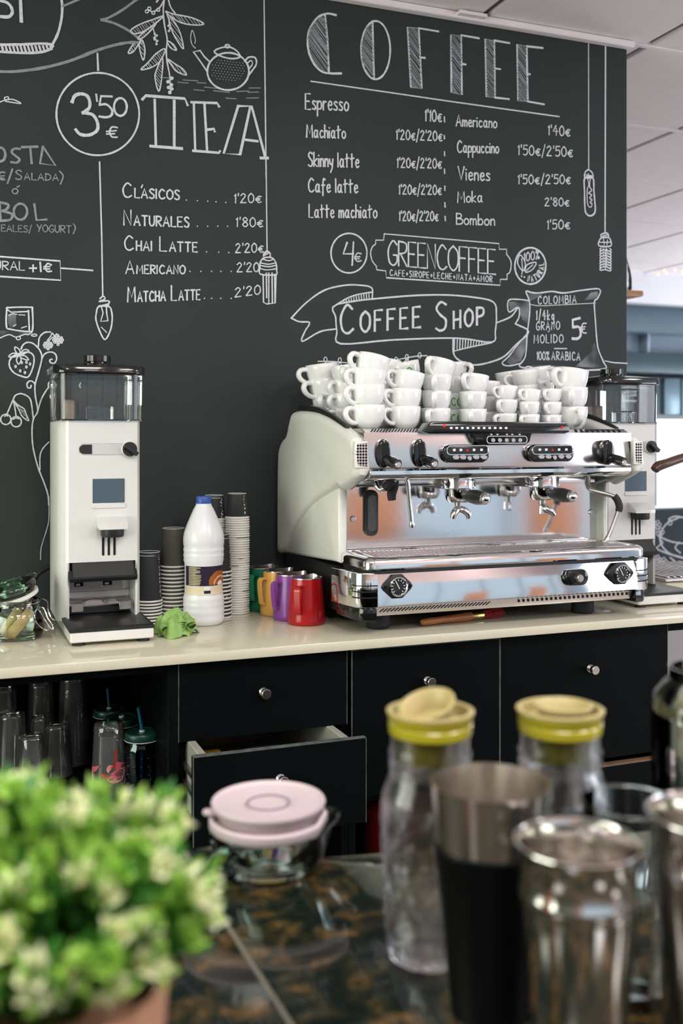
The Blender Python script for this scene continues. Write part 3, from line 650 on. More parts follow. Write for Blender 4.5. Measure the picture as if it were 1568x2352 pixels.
c = Chalk(K4); c.F('1385,850 1425,850 1400,790 1385,740 1370,780 1330,820 1300,845').F('1095,525 1095,560 1130,545 1160,528').F('1340,555 1400,545 1400,515 1370,520').F('1010,560 1015,600 1048,588 1070,640 1095,660 1098,560').F('1085,710 1000,825 1015,838 1062,820 1088,760').F('1110,840 1110,850 1250,852 1250,840')
c.out('chalk_smudge', 'smudge', 'soft rubbed chalk shading of the bag', 0.0003)
c = Chalk(K2); c.F('45,835 90,835 90,905 60,915 45,890').F('-5,985 50,962 90,972 140,956 175,945 160,935 60,928 -5,930'); c.out('chalk_smudge', 'smudge', None, 0.0003)
# ---- garland over the machine and the two pendant bulbs by the wall end
c = Chalk(K4); c.S('172,822 240,823 300,829 380,838 440,838 480,826 520,815 600,800 650,797', 2.6)
for x, y in ((205, 815), (268, 818), (515, 816), (562, 804), (618, 796), (440, 828)): c.E(x, y, 7, 12, 2.4, n=10)
for x, y in ((268, 838), (525, 828), (562, 818), (540, 838)): c.E(x, y, 6, 9, 2.4, n=10)
c.S('570,812 540,830', 2.2); c.out('chalk_garland')
c = Chalk(K9); c.L('186,250 187,1020', 2.4).S('165,1066 165,1036 186,1020 209,1040 210,1066', 3, 1, True).L('168,1050 208,1056;180,1066 185,1042', 2.4).S('163,1070 162,1150 165,1260 180,1290 200,1296 220,1282 226,1250 218,1150 212,1070', 3.6, 1, True).S('180,1070 188,1110 178,1140 180,1225 198,1245 207,1225 195,1215 207,1200 193,1190 204,1170 186,1160 205,1142 192,1120 196,1070', 2.4); c.out('chalk_bulb')
c = Chalk(K9); c.L('288,255 285,1400', 3.2).S('264,1424 264,1406 298,1400 304,1424', 3, 1, True).L('270,1416 300,1410', 2.2).S('249,1476 252,1442 270,1426 305,1426 319,1446 317,1478', 3.2, 1, True).L('252,1455 318,1455;275,1430 280,1470;300,1440 296,1470', 2.2)
for i in range(8): c.S(f'262,{1490+i*17} 254,{1496+i*17} 260,{1504+i*17} 285,{1500+i*17} 312,{1508+i*17} 322,{1500+i*17} 312,{1492+i*17}', 2.6)
for i in range(7): c.L(f'272,{1490+i*17} 290,{1512+i*17};290,{1490+i*17} 308,{1512+i*17}', 2)
c.out('chalk_bulb')
# doodles of the small slate board
c = Chalk(KU); YC_ = YC; YC = ysg-0.002
c.S('1560,1188 1528,1205 1515,1240 1535,1270 1580,1285', 4.5).S('1512,1232 1545,1245 1590,1250', 4).S('1505,1260 1535,1272 1575,1282', 4).L('1512,1232 1522,1246 1505,1260', 4)
for x, y in ((1515, 1222), (1508, 1205), (1522, 1290), (1508, 1285)):
    for k in range(5): c.E(x+6*math.cos(k*1.26), y+6*math.sin(k*1.26), 4, 4, 2.6, n=8)
c.S('1535,1192 1550,1186 1575,1190;1560,1245 1550,1258 1562,1270;1538,1280 1552,1292 1560,1305;1506,1305 1520,1310 1545,1305', 4).E(1538, 1200, 5, 6, 3, n=8)
o = c.out('chalk_doodle'); o.parent = board; o.data.transform(Matrix.Translation(-board.location)); YC = YC_
# ================================================================== back counter: worktop and cabinets
YF = 2.026
M['worktop'] = mat('cream_stone_worktop', (0.61, 0.565, 0.44), 0.09, var=0.03, scale=120, coat=0.2)
bm = BM(); box(bm, (-1.1, YF, CT-0.021), (2.75, WALL-0.002, CT), 0.003, 2)
single('worktop', bm, 'worktop', (0.8, 2.3, CT-0.021), 'long cream stone worktop carrying the coffee machine and grinders', 'worktop')
M['cab'] = mat('black_laminate', (0.0024, 0.0036, 0.0040), 0.45, var=0.25, scale=6, spec=0.06)
M['cab_edge'] = mat('worn_laminate_edge', (0.10, 0.11, 0.105), 0.5, var=0.6, scale=40)
M['drawer_wood'] = mat('grey_drawer_board', (0.34, 0.34, 0.29), 0.55, var=0.08, scale=12)
M['knob'] = mat('brushed_knob', (0.62, 0.58, 0.55), 0.25, 1.0, var=0.06, scale=80)
FR = 2.06
def knob(par, u, v, y, name='knob'):
    p = at(u, v, y-0.027); bm = BM()
    cyl(bm, (p.x, y, p.z), (p.x, y-0.02, p.z), 0.0085, n=20); cyl(bm, (p.x, y-0.019, p.z), (p.x, y-0.028, p.z), 0.0105, n=24, bev=0.001)
    for k in range(3): lathe(bm, [(0.0086, 0), (0.0094, 0.0008), (0.0086, 0.0016)], 20, Matrix.Translation((p.x, y-0.004-k*0.004, p.z)) @ Matrix.Rotation(PI/2, 4, 'X'))
    return part(name, bm, 'knob', par, 'brushed steel knob')
def front(par, name, x0, x1, z0, z1, y=FR, th=0.018):
    bm = BM(); box(bm, (x0, y, z0), (x1, y+th, z1), 0.0012, 1); o = part(name, bm, 'cab', par)
    bm = BM(); w = 0.0009
    box(bm, (x0, y-0.0003, z1-w), (x1, y+th*0.8, z1+0.0003)); box(bm, (x0-0.0003, y-0.0003, z0), (x0+w, y+0.004, z1)); box(bm, (x1-w, y-0.0003, z0), (x1+0.0003, y+0.004, z1))
    part('worn_edge', bm, 'cab_edge', o, 'worn pale edge banding'); return o
ZB, ZT = 0.08, CT-0.023
# open shelf unit on the left
XL, XR = -1.05, 0.446
sc_ = thing('open_shelf_cabinet', 'open black shelf unit full of glasses under the worktop', 'cabinet', ((XL+XR)/2, 2.3, 0))
bm = BM(); box(bm, (XL, FR+0.46, ZB), (XR, FR+0.475, ZT)); part('back_panel', bm, 'cab', sc_)
bm = BM(); box(bm, (XR-0.022, FR, ZB), (XR, FR+0.46, ZT), 0.001, 1); part('side_panel', bm, 'cab', sc_)
bm = BM(); box(bm, (XL, FR, ZB), (XL+0.02, FR+0.46, ZT), 0.001, 1); part('side_panel', bm, 'cab', sc_)
SHZ = 0.60
for z in (SHZ, 0.30): bm = BM(); box(bm, (XL+0.02, FR+0.005, z-0.02), (XR-0.022, FR+0.46, z), 0.001, 1); part('shelf', bm, 'cab', sc_)
bm = BM(); box(bm, (XL+0.02, FR+0.004, ZT-0.02), (XR-0.022, FR+0.02, ZT), 0.001, 1); part('rail', bm, 'cab', sc_)
# drawer unit
X0, X1 = 0.448, 0.826
du = thing('drawer_cabinet', 'black drawer unit with its lower drawer pulled open', 'cabinet', ((X0+X1)/2, 2.3, 0))
bm = BM(); box(bm, (X0, FR+0.02, ZB), (X0+0.016, FR+0.5, ZT)); part('side_panel', bm, 'cab', du)
bm = BM(); box(bm, (X1-0.016, FR+0.02, ZB), (X1, FR+0.5, ZT)); part('side_panel', bm, 'cab', du)
bm = BM(); box(bm, (X0+0.016, FR+0.48, ZB), (X1-0.016, FR+0.5, ZT)); part('back_panel', bm, 'cab', du)
bm = BM(); box(bm, (X0+0.016, FR+0.02, 0.54), (X1-0.016, FR+0.48, 0.555)); part('shelf', bm, 'cab', du)
d1 = front(du, 'drawer', X0-0.002, 0.8164, 0.742, ZT-0.002); knob(d1, 612, 1595, FR)
yo = 1.925
d2 = front(du, 'drawer', 0.4455, 0.805, 0.578, 0.7515, yo)
d2['label'] = 'open lower drawer'
bm = BM()
box(bm, (0.466, yo+0.018, 0.60), (0.482, FR+0.4, 0.742), 0.001, 1); box(bm, (0.769, yo+0.018, 0.60), (0.785, FR+0.4, 0.742), 0.001, 1)
box(bm, (0.482, yo+0.018, 0.60), (0.769, yo+0.028, 0.742)); box(bm, (0.482, FR+0.384, 0.60), (0.769, FR+0.4, 0.742)); box(bm, (0.482, yo+0.028, 0.602), (0.769, FR+0.384, 0.61))
part('drawer_box', bm, 'drawer_wood', d2, 'grey wooden drawer box')
bm = BM()
for z in (0.655, 0.69): box(bm, (0.4585, yo+0.02, z-0.006), (0.466, FR+0.3, z+0.006), 0.001, 1)
part('drawer_rail', bm, 'worn_steel', d2, 'metal drawer runner'); knob(d2, 652, 1797, yo)
# things lying in the open drawer
M['yellow_pl'] = mat('yellow_plastic', (0.62, 0.36, 0.03), 0.4, var=0.05)
M['blue_pl'] = mat('dark_blue_plastic', (0.02, 0.05, 0.12), 0.4, var=0.1)
bm = BM(); box(bm, (0.50, 2.0, 0.611), (0.55, 2.13, 0.70), 0.006); single('drawer_box_packet', bm, 'yellow_pl', (0.525, 2.06, 0.611), 'yellow packet inside the open drawer', 'packet')
bm = BM(); box(bm, (0.60, 1.975, 0.611), (0.68, 2.12, 0.70), 0.008); single('dark_pouch', bm, 'blue_pl', (0.64, 2.04, 0.611), 'dark blue pouch inside the open drawer', 'pouch')
# middle cabinet: one door above a low niche
X0, X1 = 0.828, 1.196
mc = thing('door_cabinet', 'black cabinet with a single knobbed door in the middle of the counter', 'cabinet', ((X0+X1)/2, 2.3, 0))
for a, b_ in ((X0, X0+0.016), (X1-0.016, X1)): bm = BM(); box(bm, (a, FR+0.02, ZB), (b_, FR+0.5, ZT)); part('side_panel', bm, 'cab', mc)
bm = BM(); box(bm, (X0+.016, FR+0.48, ZB), (X1-.016, FR+0.5, ZT)); part('back_panel', bm, 'cab', mc)
bm = BM(); box(bm, (X0+.016, FR+0.02, 0.56), (X1-.016, FR+0.48, 0.576)); part('shelf', bm, 'cab', mc)
bm = BM(); box(bm, (X0+.016, FR+0.02, ZB), (X1-.016, FR+0.48, ZB+0.02)); part('bottom_panel', bm, 'cab', mc)
dd = front(mc, 'door', 0.8276, 1.195, 0.576, ZT-0.006); knob(dd, 992, 1568, FR)
# right cabinet: wide drawer over another
X0, X1 = 1.197, 1.671
rc = thing('drawer_cabinet', 'black wide two drawer unit at the end of the counter', 'cabinet', ((X0+X1)/2, 2.3, 0))
for a, b_ in ((X0, X0+0.016), (X1-0.016, X1)): bm = BM(); box(bm, (a, FR+0.02, ZB), (b_, FR+0.52, ZT)); part('side_panel', bm, 'cab', rc)
bm = BM(); box(bm, (X0+.016, FR+0.5, ZB), (X1-.016, FR+0.52, ZT)); part('back_panel', bm, 'cab', rc)
d3 = front(rc, 'drawer', 1.1965, X1, 0.59, ZT-0.001); knob(d3, 1368, 1540, FR)
M['brown_edge'] = mat('brown_board_edge', (0.16, 0.09, 0.05), 0.5, var=0.3)
d4 = front(rc, 'drawer', 1.1965, X1, 0.25, 0.572, FR-0.004)
bm = BM(); box(bm, (1.1965, FR-0.005, 0.5725), (X1, FR+0.014, 0.576)); part('top_edge', bm, 'brown_edge', d4, 'brown bare top edge')
# dark steel beam carrying the overhanging end of the worktop
bm = BM(); box(bm, (1.672, FR+0.02, CT-0.05), (2.7, FR+0.5, CT-0.0215)); single('support_beam', bm, 'cab', (2.1, 2.3, CT-0.05), 'black beam under the overhanging end of the worktop', 'beam')
# red canister and steel tin in the niche under the door
M['red_can'] = mat('dark_red_paint', (0.11, 0.006, 0.006), 0.35, var=0.1)
p = at(862, 1920, FR+0.12)
bm = BM(); lathe(bm, [(0, 0), (0.058, 0), (0.06, 0.004), (0.06, 0.10), (0.062, 0.104), (0.062, 0.11), (0.055, 0.118), (0.055, 0.14), (0.05, 0.145), (0, 0.145)], 28, c=(p.x+0.03, p.y, 0.39)); single('storage_tin', bm, 'red_can', (p.x+0.03, p.y, 0.39), 'dark red tin in the niche below the middle door', 'tin')
bm = BM(); box(bm, (X0-0.353, FR+0.03, 0.372), (X0-0.02, FR+0.48, 0.388)); part('shelf', bm, 'cab', mc)
p = at(818, 1950, FR-0.0)
# ================================================================== automatic coffee grinders
def make_grinder():
    # built at its place: body x .235-.418, front y 2.315
    g = thing('coffee_grinder', 'white automatic coffee grinder beside the paper cups with its clear bean hopper empty', 'coffee grinder', (0.325, 2.36, CT))
    x0, x1, yf, yb = 0.234, 0.417, 2.315, 2.50
    # body: chamfered column with niche at the foot
    zt, zn = CT+0.473, CT+0.158
    def plan(dx=0.0, f=0.0): return [(x0+0.0, yb), (x0, yf+0.03), (x0+0.008, yf+0.012), (x0+0.022, yf+f), (x1-0.010, yf+f), (x1-0.003, yf+0.01), (x1, yf+0.03), (x1, yb)]
    bm = BM(); prism(bm, plan(), 'z', zn, zt); part('body', bm, 'white_plastic', g)
    bm = BM(); prism(bm, [(x0, yb), (x0, yf+0.03), (x0+0.008, yf+0.012), (x0+0.020, yf), (x0+0.024, yf+0.004), (x0+0.024, yb)], 'z', CT+0.028, zn); part('leg_panel', bm, 'white_plastic', g)
    bm = BM(); prism(bm, [(x1, yb), (x1, yf+0.03), (x1-0.003, yf+0.01), (x1-0.010, yf), (x1-0.014, yf+0.004), (x1-0.014, yb)], 'z', CT+0.028, zn); part('leg_panel', bm, 'white_plastic', g)
    # niche back wall, shelf fork
    bm = BM(); box(bm, (x0+0.024, yf+0.085, CT+0.03), (x1-0.014, yf+0.10, zn)); nb_ = part('niche_panel', bm, 'steel_panel', g, 'bare steel niche back')
    bm = BM(); box(bm, (x0+0.024, yf+0.078, CT+0.066), (x1-0.014, yf+0.0855, CT+0.083), 0.002, 1); part('crossbar', bm, 'white_plastic', nb_)
    for u in (0.278, 0.343):
        bm = BM(); box(bm, (u, yf+0.081, CT+0.093), (u+0.02, yf+0.0852, CT+0.102), 0.001, 1); part('latch', bm, 'dark_slot', nb_)
        bm = BM(); box(bm, (u+0.003, yf+0.0795, CT+0.0945), (u+0.013, yf+0.0815, CT+0.1005), 0.001, 1); part('latch_plate', bm, 'steel', nb_)
    bm = BM()
    pl = [(x0+0.03, yf+0.084), (x0+0.03, yf+0.02), (x0+0.052, yf+0.015), (x0+0.056, yf+0.05), (0.31, yf+0.07), (0.33, yf+0.07), (x1-0.05, yf+0.05), (x1-0.046, yf+0.015), (x1-0.022, yf+0.02), (x1-0.022, yf+0.084)]
    prism(bm, pl, 'z', CT+0.062, CT+0.0645, 0.0006, 1)
    for a, b_ in ((x0+0.03, x0+0.056), (x1-0.048, x1-0.022)): box(bm, (a, yf+0.0145, CT+0.046), (b_, yf+0.017, CT+0.0645), 0.0006, 1)
    part('portafilter_fork', bm, 'worn_steel', g, 'worn steel holding fork')
    for u in (0.295, 0.347):
        bm = BM(); cyl(bm, (u, yf+0.085, CT+0.058), (u, yf+0.07, CT+0.058), 0.006, n=14, bev=0.001); part('screw', bm, 'worn_steel', g)
    # black sloping visor
    bm = BM(); VZ = -0.026
    prism(bm, [(yf+0.004, CT+0.188+VZ), (yf-0.018, CT+0.150+VZ), (yf-0.012, CT+0.146+VZ), (yf+0.02, CT+0.156+VZ), (yf+0.03, CT+0.188+VZ)], 'x', x0+0.03, x1-0.018, 0.002, 1)
    prism(bm, [(yf-0.002, CT+0.166+VZ), (yf-0.020, CT+0.150+VZ), (yf-0.014, CT+0.142+VZ), (yf+0.03, CT+0.150+VZ), (yf+0.03, CT+0.166+VZ)], 'x', x0+0.022, x1-0.012, 0.002, 1)
    part('visor', bm, 'black_satin', g)
    # base with tray
    bx0, bx1, by0, by1 = 0.243, 0.418, 2.172, 2.48
    bm = BM(); prism(bm, rrect(bx0, bx1, by0, by1, 0.006, 3), 'z', CT+0.008, CT+0.030, 0.002, 1); part('base', bm, 'white_plastic', g)
    bm = BM()
    def loop(o, z): return [(bx0+o, by0+o, z), (bx1-o, by0+o, z), (bx1-o, yf+0.085, z), (bx0+o, yf+0.085, z)]
    rows = [loop(-0.0005, CT+0.0295), loop(-0.0005, CT+0.036), loop(0.006, CT+0.038), loop(0.020, CT+0.031), loop(0.026, CT+0.0305)]
    v = [q for r_ in rows for q in r_]; f = [(i*4+k, i*4+(k+1) % 4, i*4+4+(k+1) % 4, i*4+4+k) for i in range(4) for k in range(4)]+[(16, 17, 18, 19), (3, 2, 1, 0)]
    add_geo(bm, v, f); box(bm, (x0+0.025, yf+0.072, CT+0.031), (x1-0.015, yf+0.0845, CT+0.047), 0.002, 1); part('grounds_tray', bm, 'black_satin', g, 'black plastic grounds tray')
    for a in (bx0+0.02, bx1-0.02):
        for b_ in (by0+0.02, by1-0.02): bm = BM(); cyl(bm, (a, b_, CT), (a, b_, CT+0.009), 0.014, 0.012, n=18); part('foot', bm, 'black_rubber', g)
    # dosing slider and knob
    zc = zt-0.064
    M['slot_grey'] = M.get('slot_grey') or mat('pale_grey_slider', (0.60, 0.59, 0.60), 0.3, var=0.02)
    bm = BM(); prism(bm, rrect(0.278, 0.395, zc-0.0125, zc+0.0125, 0.0124), 'y', yf-0.0006, yf+0.002); part('slot_edge_shade', bm, 'worn_steel', g, 'thin grey line painted as shade around the slot')  # grey outline painted in for the thin shadow along the slot edge
    bm = BM(); prism(bm, rrect(0.2788, 0.395, zc-0.0117, zc+0.0117, 0.0116), 'y', yf-0.0012, yf+0.002); sl = part('dose_slot', bm, 'slot_grey', g, 'pale grey dose slider')
    bm = BM(); prism(bm, [(0.3065, zc-0.0105)]+[(a, b_) for a, b_ in ell(0.2895, zc, 0.0105, 0.0105, 12, PI*1.5, PI*0.5)]+[(0.3065, zc+0.0105)], 'y', yf-0.0018, yf+0.001); part('slot_opening', bm, 'black_satin', sl, 'black open end of the slot')
    bm = BM(); cyl(bm, (0.389, yf, zc), (0.389, yf-0.006, zc), 0.0185, n=30, bev=0.002); kr = part('knob_ring', bm, 'white_plastic', g)
    bm = BM(); cyl(bm, (0.389, yf-0.005, zc), (0.389, yf-0.013, zc), 0.0165, 0.016, n=30, bev=0.001)
    T = Matrix.Translation((0.389, yf-0.013, zc)) @ Matrix.Rotation(math.radians(38), 4, 'Y')
    box(bm, (-0.0175, -0.012, -0.005), (0.0195, 0.001, 0.005), 0.0015, 1, T); part('dose_knob', bm, 'black_satin', kr)
    # screen
    M['lcd'] = M.get('lcd') or mat('grey_blue_screen', (0.075, 0.105, 0.14), 0.25, var=0.06, scale=4)
    bm = BM(); box(bm, (0.308, yf-0.0008, zt-0.184), (0.3785, yf+0.002, zt-0.130)); part('display_screen', bm, 'lcd', g, 'grey blue blank screen')
    bm = BM(); box(bm, (0.3065, yf-0.003, zt-0.196), (0.380, yf+0.002, zt-0.1855), 0.0012, 1); part('screen_ledge', bm, 'white_plastic', g)
    # spout hood, nozzle and three slots
    bm = BM(); prism(bm, [(yf+0.002, zt-0.213), (yf-0.012, zt-0.216), (yf-0.036, zt-0.233), (yf-0.036, zt-0.241), (yf+0.002, zt-0.241)], 'x', 0.3165, 0.3815, 0.003, 2); part('spout_hood', bm, 'white_plastic', g)
    bm = BM(); lathe(bm, [(0, -0.018), (0.024, -0.018), (0.0255, -0.014), (0.0255, 0), (0, 0)], 28, c=(0.350, yf-0.010, zt-0.241)); part('spout', bm, 'black_satin', g)
    bm = BM()
    for u in (0.331, 0.3435, 0.356): prism(bm, rrect(u-0.0026, u+0.0026, zt-0.302, zt-0.256, 0.0025, 4), 'y', yf-0.0009, yf+0.001)
    part('slots', bm, 'dark_slot', g)
    # hopper
    hx0, hx1, hz0, hz1 = x0-0.004, x1+0.004, zt, zt+0.108
    def bow(x0_, x1_, y0_, y1_, r_, n_): return [(a, b_-0.012*(1-((a-(x0_+x1_)/2)/((x1_-x0_)/2))**2) if b_ < y0_+r_+0.001 else b_) for a, b_ in (lambda P: [q for i, p_ in enumerate(P) for q in ([p_] if not (abs(p_[1]-y0_) < 1e-5 and abs(P[(i+1) % len(P)][1]-y0_) < 1e-5 and P[(i+1) % len(P)][0]-p_[0] > .05) else [(p_[0]+(P[(i+1) % len(P)][0]-p_[0])*k/10, p_[1]) for k in range(10)])])(rrect(x0_, x1_, y0_, y1_, r_, n_))]
    oc = bow(hx0, hx1, yf-0.004, yb, 0.022, 5)
    bm = BM(); n_ = len(oc); rows = []
    cx, cy = (hx0+hx1)/2, (yf-0.008+yb)/2
    def ring(s, z): return [bm.verts.new((cx+(a-cx)*s, cy+(b_-cy)*s, z)) for a, b_ in oc]
    for A, B in ((ring(1.0, hz1), ring(0.985, hz0+0.002)), (ring(0.965, hz1), ring(0.95, hz0+0.002))):
        for i in range(n_): bm.faces.new((A[i], A[(i+1) % n_], B[(i+1) % n_], B[i]))
    # inner funnel panel and partition
    for q in ([(hx0+.06, yb-.02, hz1-.01), (hx0+.06, yf+.06, hz1-.02), (hx0+.06, yf+.06, hz0+.01), (hx0+.06, yb-.02, hz0+.01)], [(hx1-.06, yb-.02, hz1-.01), (hx1-.06, yf+.06, hz1-.02), (hx1-.06, yf+.06, hz0+.01), (hx1-.06, yb-.02, hz0+.01)]):
        add_geo(bm, q, [(0, 1, 2, 3)])
    part('bean_hopper', bm, 'clear_plastic', g, 'clear plastic bean hopper')
    bm = BM(); prism(bm, rrect(0.298, 0.356, yf+0.01, yf+0.05, 0.006, 3), 'z', hz0+0.001, hz0+0.033, 0.003, 1); part('hopper_gate', bm, 'clear_plastic', g)
    M['beige_pl'] = M.get('beige_pl') or mat('beige_plastic', (0.50, 0.38, 0.32), 0.4, var=0.05)
    bm = BM(); box(bm, (0.262, yf+0.11, hz0+0.001), (0.283, yf+0.16, hz0+0.05), 0.003, 1); part('hopper_block', bm, 'beige_pl', g, 'beige block inside the hopper')
    bm = BM(); prism(bm, rrect(hx0+0.001, hx1-0.001, yf-0.006, yb-0.002, 0.02, 5), 'z', hz0-0.0015, hz0+0.003, 0.001, 1); part('hopper_rim', bm, 'clear_plastic', g)
    # lid: flat cone with skirt and knurled knob
    lc = bow(hx0-0.006, hx1+0.006, yf-0.010, yb+0.002, 0.03, 6); bm = BM(); n_ = len(lc)
    def lring(s, z): return [bm.verts.new((cx+(a-cx)*s, cy+(b_-cy)*s, z)) for a, b_ in lc]
    R_ = [lring(0.97, hz1-0.004), lring(1.0, hz1-0.002), lring(1.0, hz1+0.012), lring(0.985, hz1+0.0145), lring(0.55, hz1+0.022), lring(0.25, hz1+0.024)]
    for A, B in zip(R_, R_[1:]):
        for i in range(n_): bm.faces.new((A[i], A[(i+1) % n_], B[(i+1) % n_], B[i]))
    bm.faces.new(R_[0][::-1]); bm.faces.new(R_[-1]); ld = part('hopper_lid', bm, 'black_gloss', g, 'glossy black hopper lid')
    bm = BM(); kc = (cx+0.004, cy, hz1+0.022); lathe(bm, [(0, 0), (0.022, 0), (0.022, 0.006), (0, 0.006)], 30, c=kc)
    nn = 72; pr = [((0.031 if i % 3 else 0.0302)*math.cos(2*PI*i/nn)+kc[0], (0.031 if i % 3 else 0.0302)*math.sin(2*PI*i/nn)+kc[1]) for i in range(nn)]
    prism(bm, pr, 'z', kc[2]+0.006, kc[2]+0.021, 0.001, 1); part('lid_knob', bm, 'black_gloss', ld)
    return g
gr1 = make_grinder()
gr2 = dup(gr1, gr1.location+Vector((1.40, -0.035, 0)), label='white coffee grinder standing behind the right end of the espresso machine')
# power leads
def lead(name, pts, r, label):
    bm = BM(); tube(bm, pts, r, 10, sm=6); return single(name, bm, 'black_rubber', pts[0], label, 'cable')
lead('power_lead', [(0.19, 2.56, CT+0.006), (0.193, 2.565, CT+0.06), (0.215, 2.575, CT+0.105), (0.26, 2.58, CT+0.12), (0.30, 2.56, CT+0.10), (0.31, 2.52, CT+0.06)], 0.006, 'black power lead arching behind the first grinder next to the clip top jar')
lead('power_lead', [(0.43, 2.54, CT+0.02), (0.445, 2.56, CT+0.12), (0.475, 2.575, CT+0.142), (0.51, 2.575, CT+0.13), (0.54, 2.56, CT+0.07), (0.55, 2.55, CT+0.006)], 0.006, 'black power lead looping behind the short stack of paper cups')
# ================================================================== espresso machine
em = thing('espresso_machine', 'two group white and chrome espresso machine loaded with cups', 'espresso machine', (1.2, 2.3, CT))
XS = 0.85                                   # outer face of the left side
def sp(u, v, x=XS): q = atx(u, v, x); return (q.y, q.z)
prof = [sp(653, 1270), sp(653.5, 1100), sp(655, 1044), sp(658, 1025), sp(664, 1010), sp(674, 997), sp(680, 970), sp(685, 951), sp(692, 945), sp(713, 944), sp(740, 948), sp(766, 959), sp(787, 972), sp(804, 984), sp(819, 994), sp(830, 1006)]
prof = [(min(y, 2.612), z) for y, z in prof]
prof = [(q.y, q.z) for q in smooth_pts([Vector((0, y, z)) for y, z in prof], 4)]
prof += [(2.045, 1.345), (2.036, 1.302), (2.043, 1.284), (2.062, 1.274)]
arch = [sp(795, 1118), sp(772, 1130), sp(751, 1142), sp(730, 1158), sp(713, 1176), sp(697, 1199), sp(684, 1222), sp(670, 1251), sp(663, 1268)]
arch = [(min(y, 2.605), z) for y, z in arch]
for sx, side in ((0, 'l'), (1, 'r')):
    a, b_ = (XS-0.024, XS+0.016) if sx == 0 else (1.550, 1.588)
    bm = BM(); prism(bm, prof+[(2.13, 1.247)]+arch, 'x', a, b_, 0.0165, 6)
    s_ = part('side_panel', bm, 'white_enamel', em)
    low = [(2.17, 1.255), (2.30, 1.25), (2.6, 1.2), (2.6, 1.056), (2.20, 1.078), (2.172, 1.078)]
    bm = BM(); prism(bm, low, 'x', a+0.013, b_-0.004 if sx == 0 else b_-0.012, 0.008, 3)
    part('lower_side_panel', bm, 'white_enamel', em)
    # black cup guard along the top edge
    top = [sp(694, 944), sp(713, 945), sp(740, 949), sp(766, 960), sp(787, 973), sp(804, 985)]
    up = [sp(804, 980), sp(798, 974), sp(772, 953), sp(743, 937), sp(719, 931), sp(694, 930)]
    xa, xb = (a+0.012, a+0.024) if sx == 0 else (b_-0.024, b_-0.012)
    bm = BM(); prism(bm, top+up, 'x', xa, xb, 0.002, 1); part('cup_guard', bm, 'black_satin', em)
bm = BM(); p = at(683, 960, 2.0); prism(bm, ell(sp(685, 973)[0], sp(685, 973)[1], 0.005, 0.006, 14), 'x', XS-0.0228, XS-0.018); part('vent_hole', bm, 'dark_slot', em)
# head
bm = BM(); prism(bm, [(2.052, 1.376), (2.045, 1.30), (2.046, 1.296), (2.07, 1.296), (2.52, 1.30), (2.52, 1.376)], 'x', 0.852, 1.556, 0.002, 2); part('head_panel', bm, 'steel_panel', em)
bm = BM(); prism(bm, [(2.046, 1.297), (2.040, 1.292), (2.040, 1.284), (2.048, 1.276), (2.075, 1.270), (2.24, 1.268), (2.24, 1.297)], 'x', 0.862, 1.548, 0.003, 3); part('lower_lip', bm, 'chrome', em)
bm = BM(); box(bm, (0.87, 2.175, 1.25), (1.54, 2.22, 1.27), 0.004, 2); part('underside_panel', bm, 'steel', em)
# cup tray on top with slots
bm = BM(); prism(bm, [(2.055, 1.376), (2.075, 1.385), (2.56, 1.385), (2.56, 1.372), (2.06, 1.372)], 'x', 0.856, 1.552, 0.001, 1); ct_ = part('cup_tray', bm, 'steel', em)
bm = BM()
def slot(bm, x, y, w=0.003, L=0.02, k=0.012):
    z0, z1 = 1.376+(y-2.055)*0.45+0.0006, 1.376+(y+L*0-2.055)*0.45
    add_geo(bm, [(x, 2.0585, 1.3782), (x+w, 2.0585, 1.3782), (x+w+k, 2.073, 1.3848), (x+k, 2.073, 1.3848)], [(0, 1, 2, 3)])
for i in range(20): slot(bm, 0.87+i*0.0072, 2.06)
for i in range(9): slot(bm, 1.40+i*0.0155, 2.06, 0.007, k=0.006)
part('slots', bm, 'dark_slot', ct_)
# mesh inserts at both ends of the head
m, n, l = newmat('woven_steel_mesh'); b = n['Principled BSDF']; b.inputs['Metallic'].default_value = 1; b.inputs['Roughness'].default_value = .3
t = n.new('ShaderNodeTexCoord'); mp = n.new('ShaderNodeMapping'); mp.inputs['Rotation'].default_value = (0, PI/4, 0); mp.inputs['Scale'].default_value = (220, 0, 220)
ck = n.new('ShaderNodeTexChecker'); ck.inputs['Scale'].default_value = 1; ck.inputs[1].default_value = (.02, .02, .02, 1); ck.inputs[2].default_value = (.7, .62, .58, 1)
l.new(t.outputs['Object'], mp.inputs[0]); l.new(mp.outputs[0], ck.inputs[0]); l.new(ck.outputs[0], b.inputs['Base Color']); M['mesh'] = m
for xa, xb in ((0.828, 0.853), (1.553, 1.574)):
    yy = 2.036
    bm = BM(); prism(bm, [(xa, 1.352), (xa-0.003 if xa < 1 else xa, 1.33), (xa+0.004, 1.304), (xb, 1.302), (xb, 1.354)], 'y', yy-0.003, yy+0.014, 0.001, 1); q = part('mesh_insert', bm, 'mesh', em, 'woven steel mesh insert')
    bm = BM(); box(bm, (xa-0.004, yy-0.0022, 1.299), (xb+0.002, yy+0.012, 1.357), 0.003, 2); part('insert_frame', bm, 'white_enamel', q)
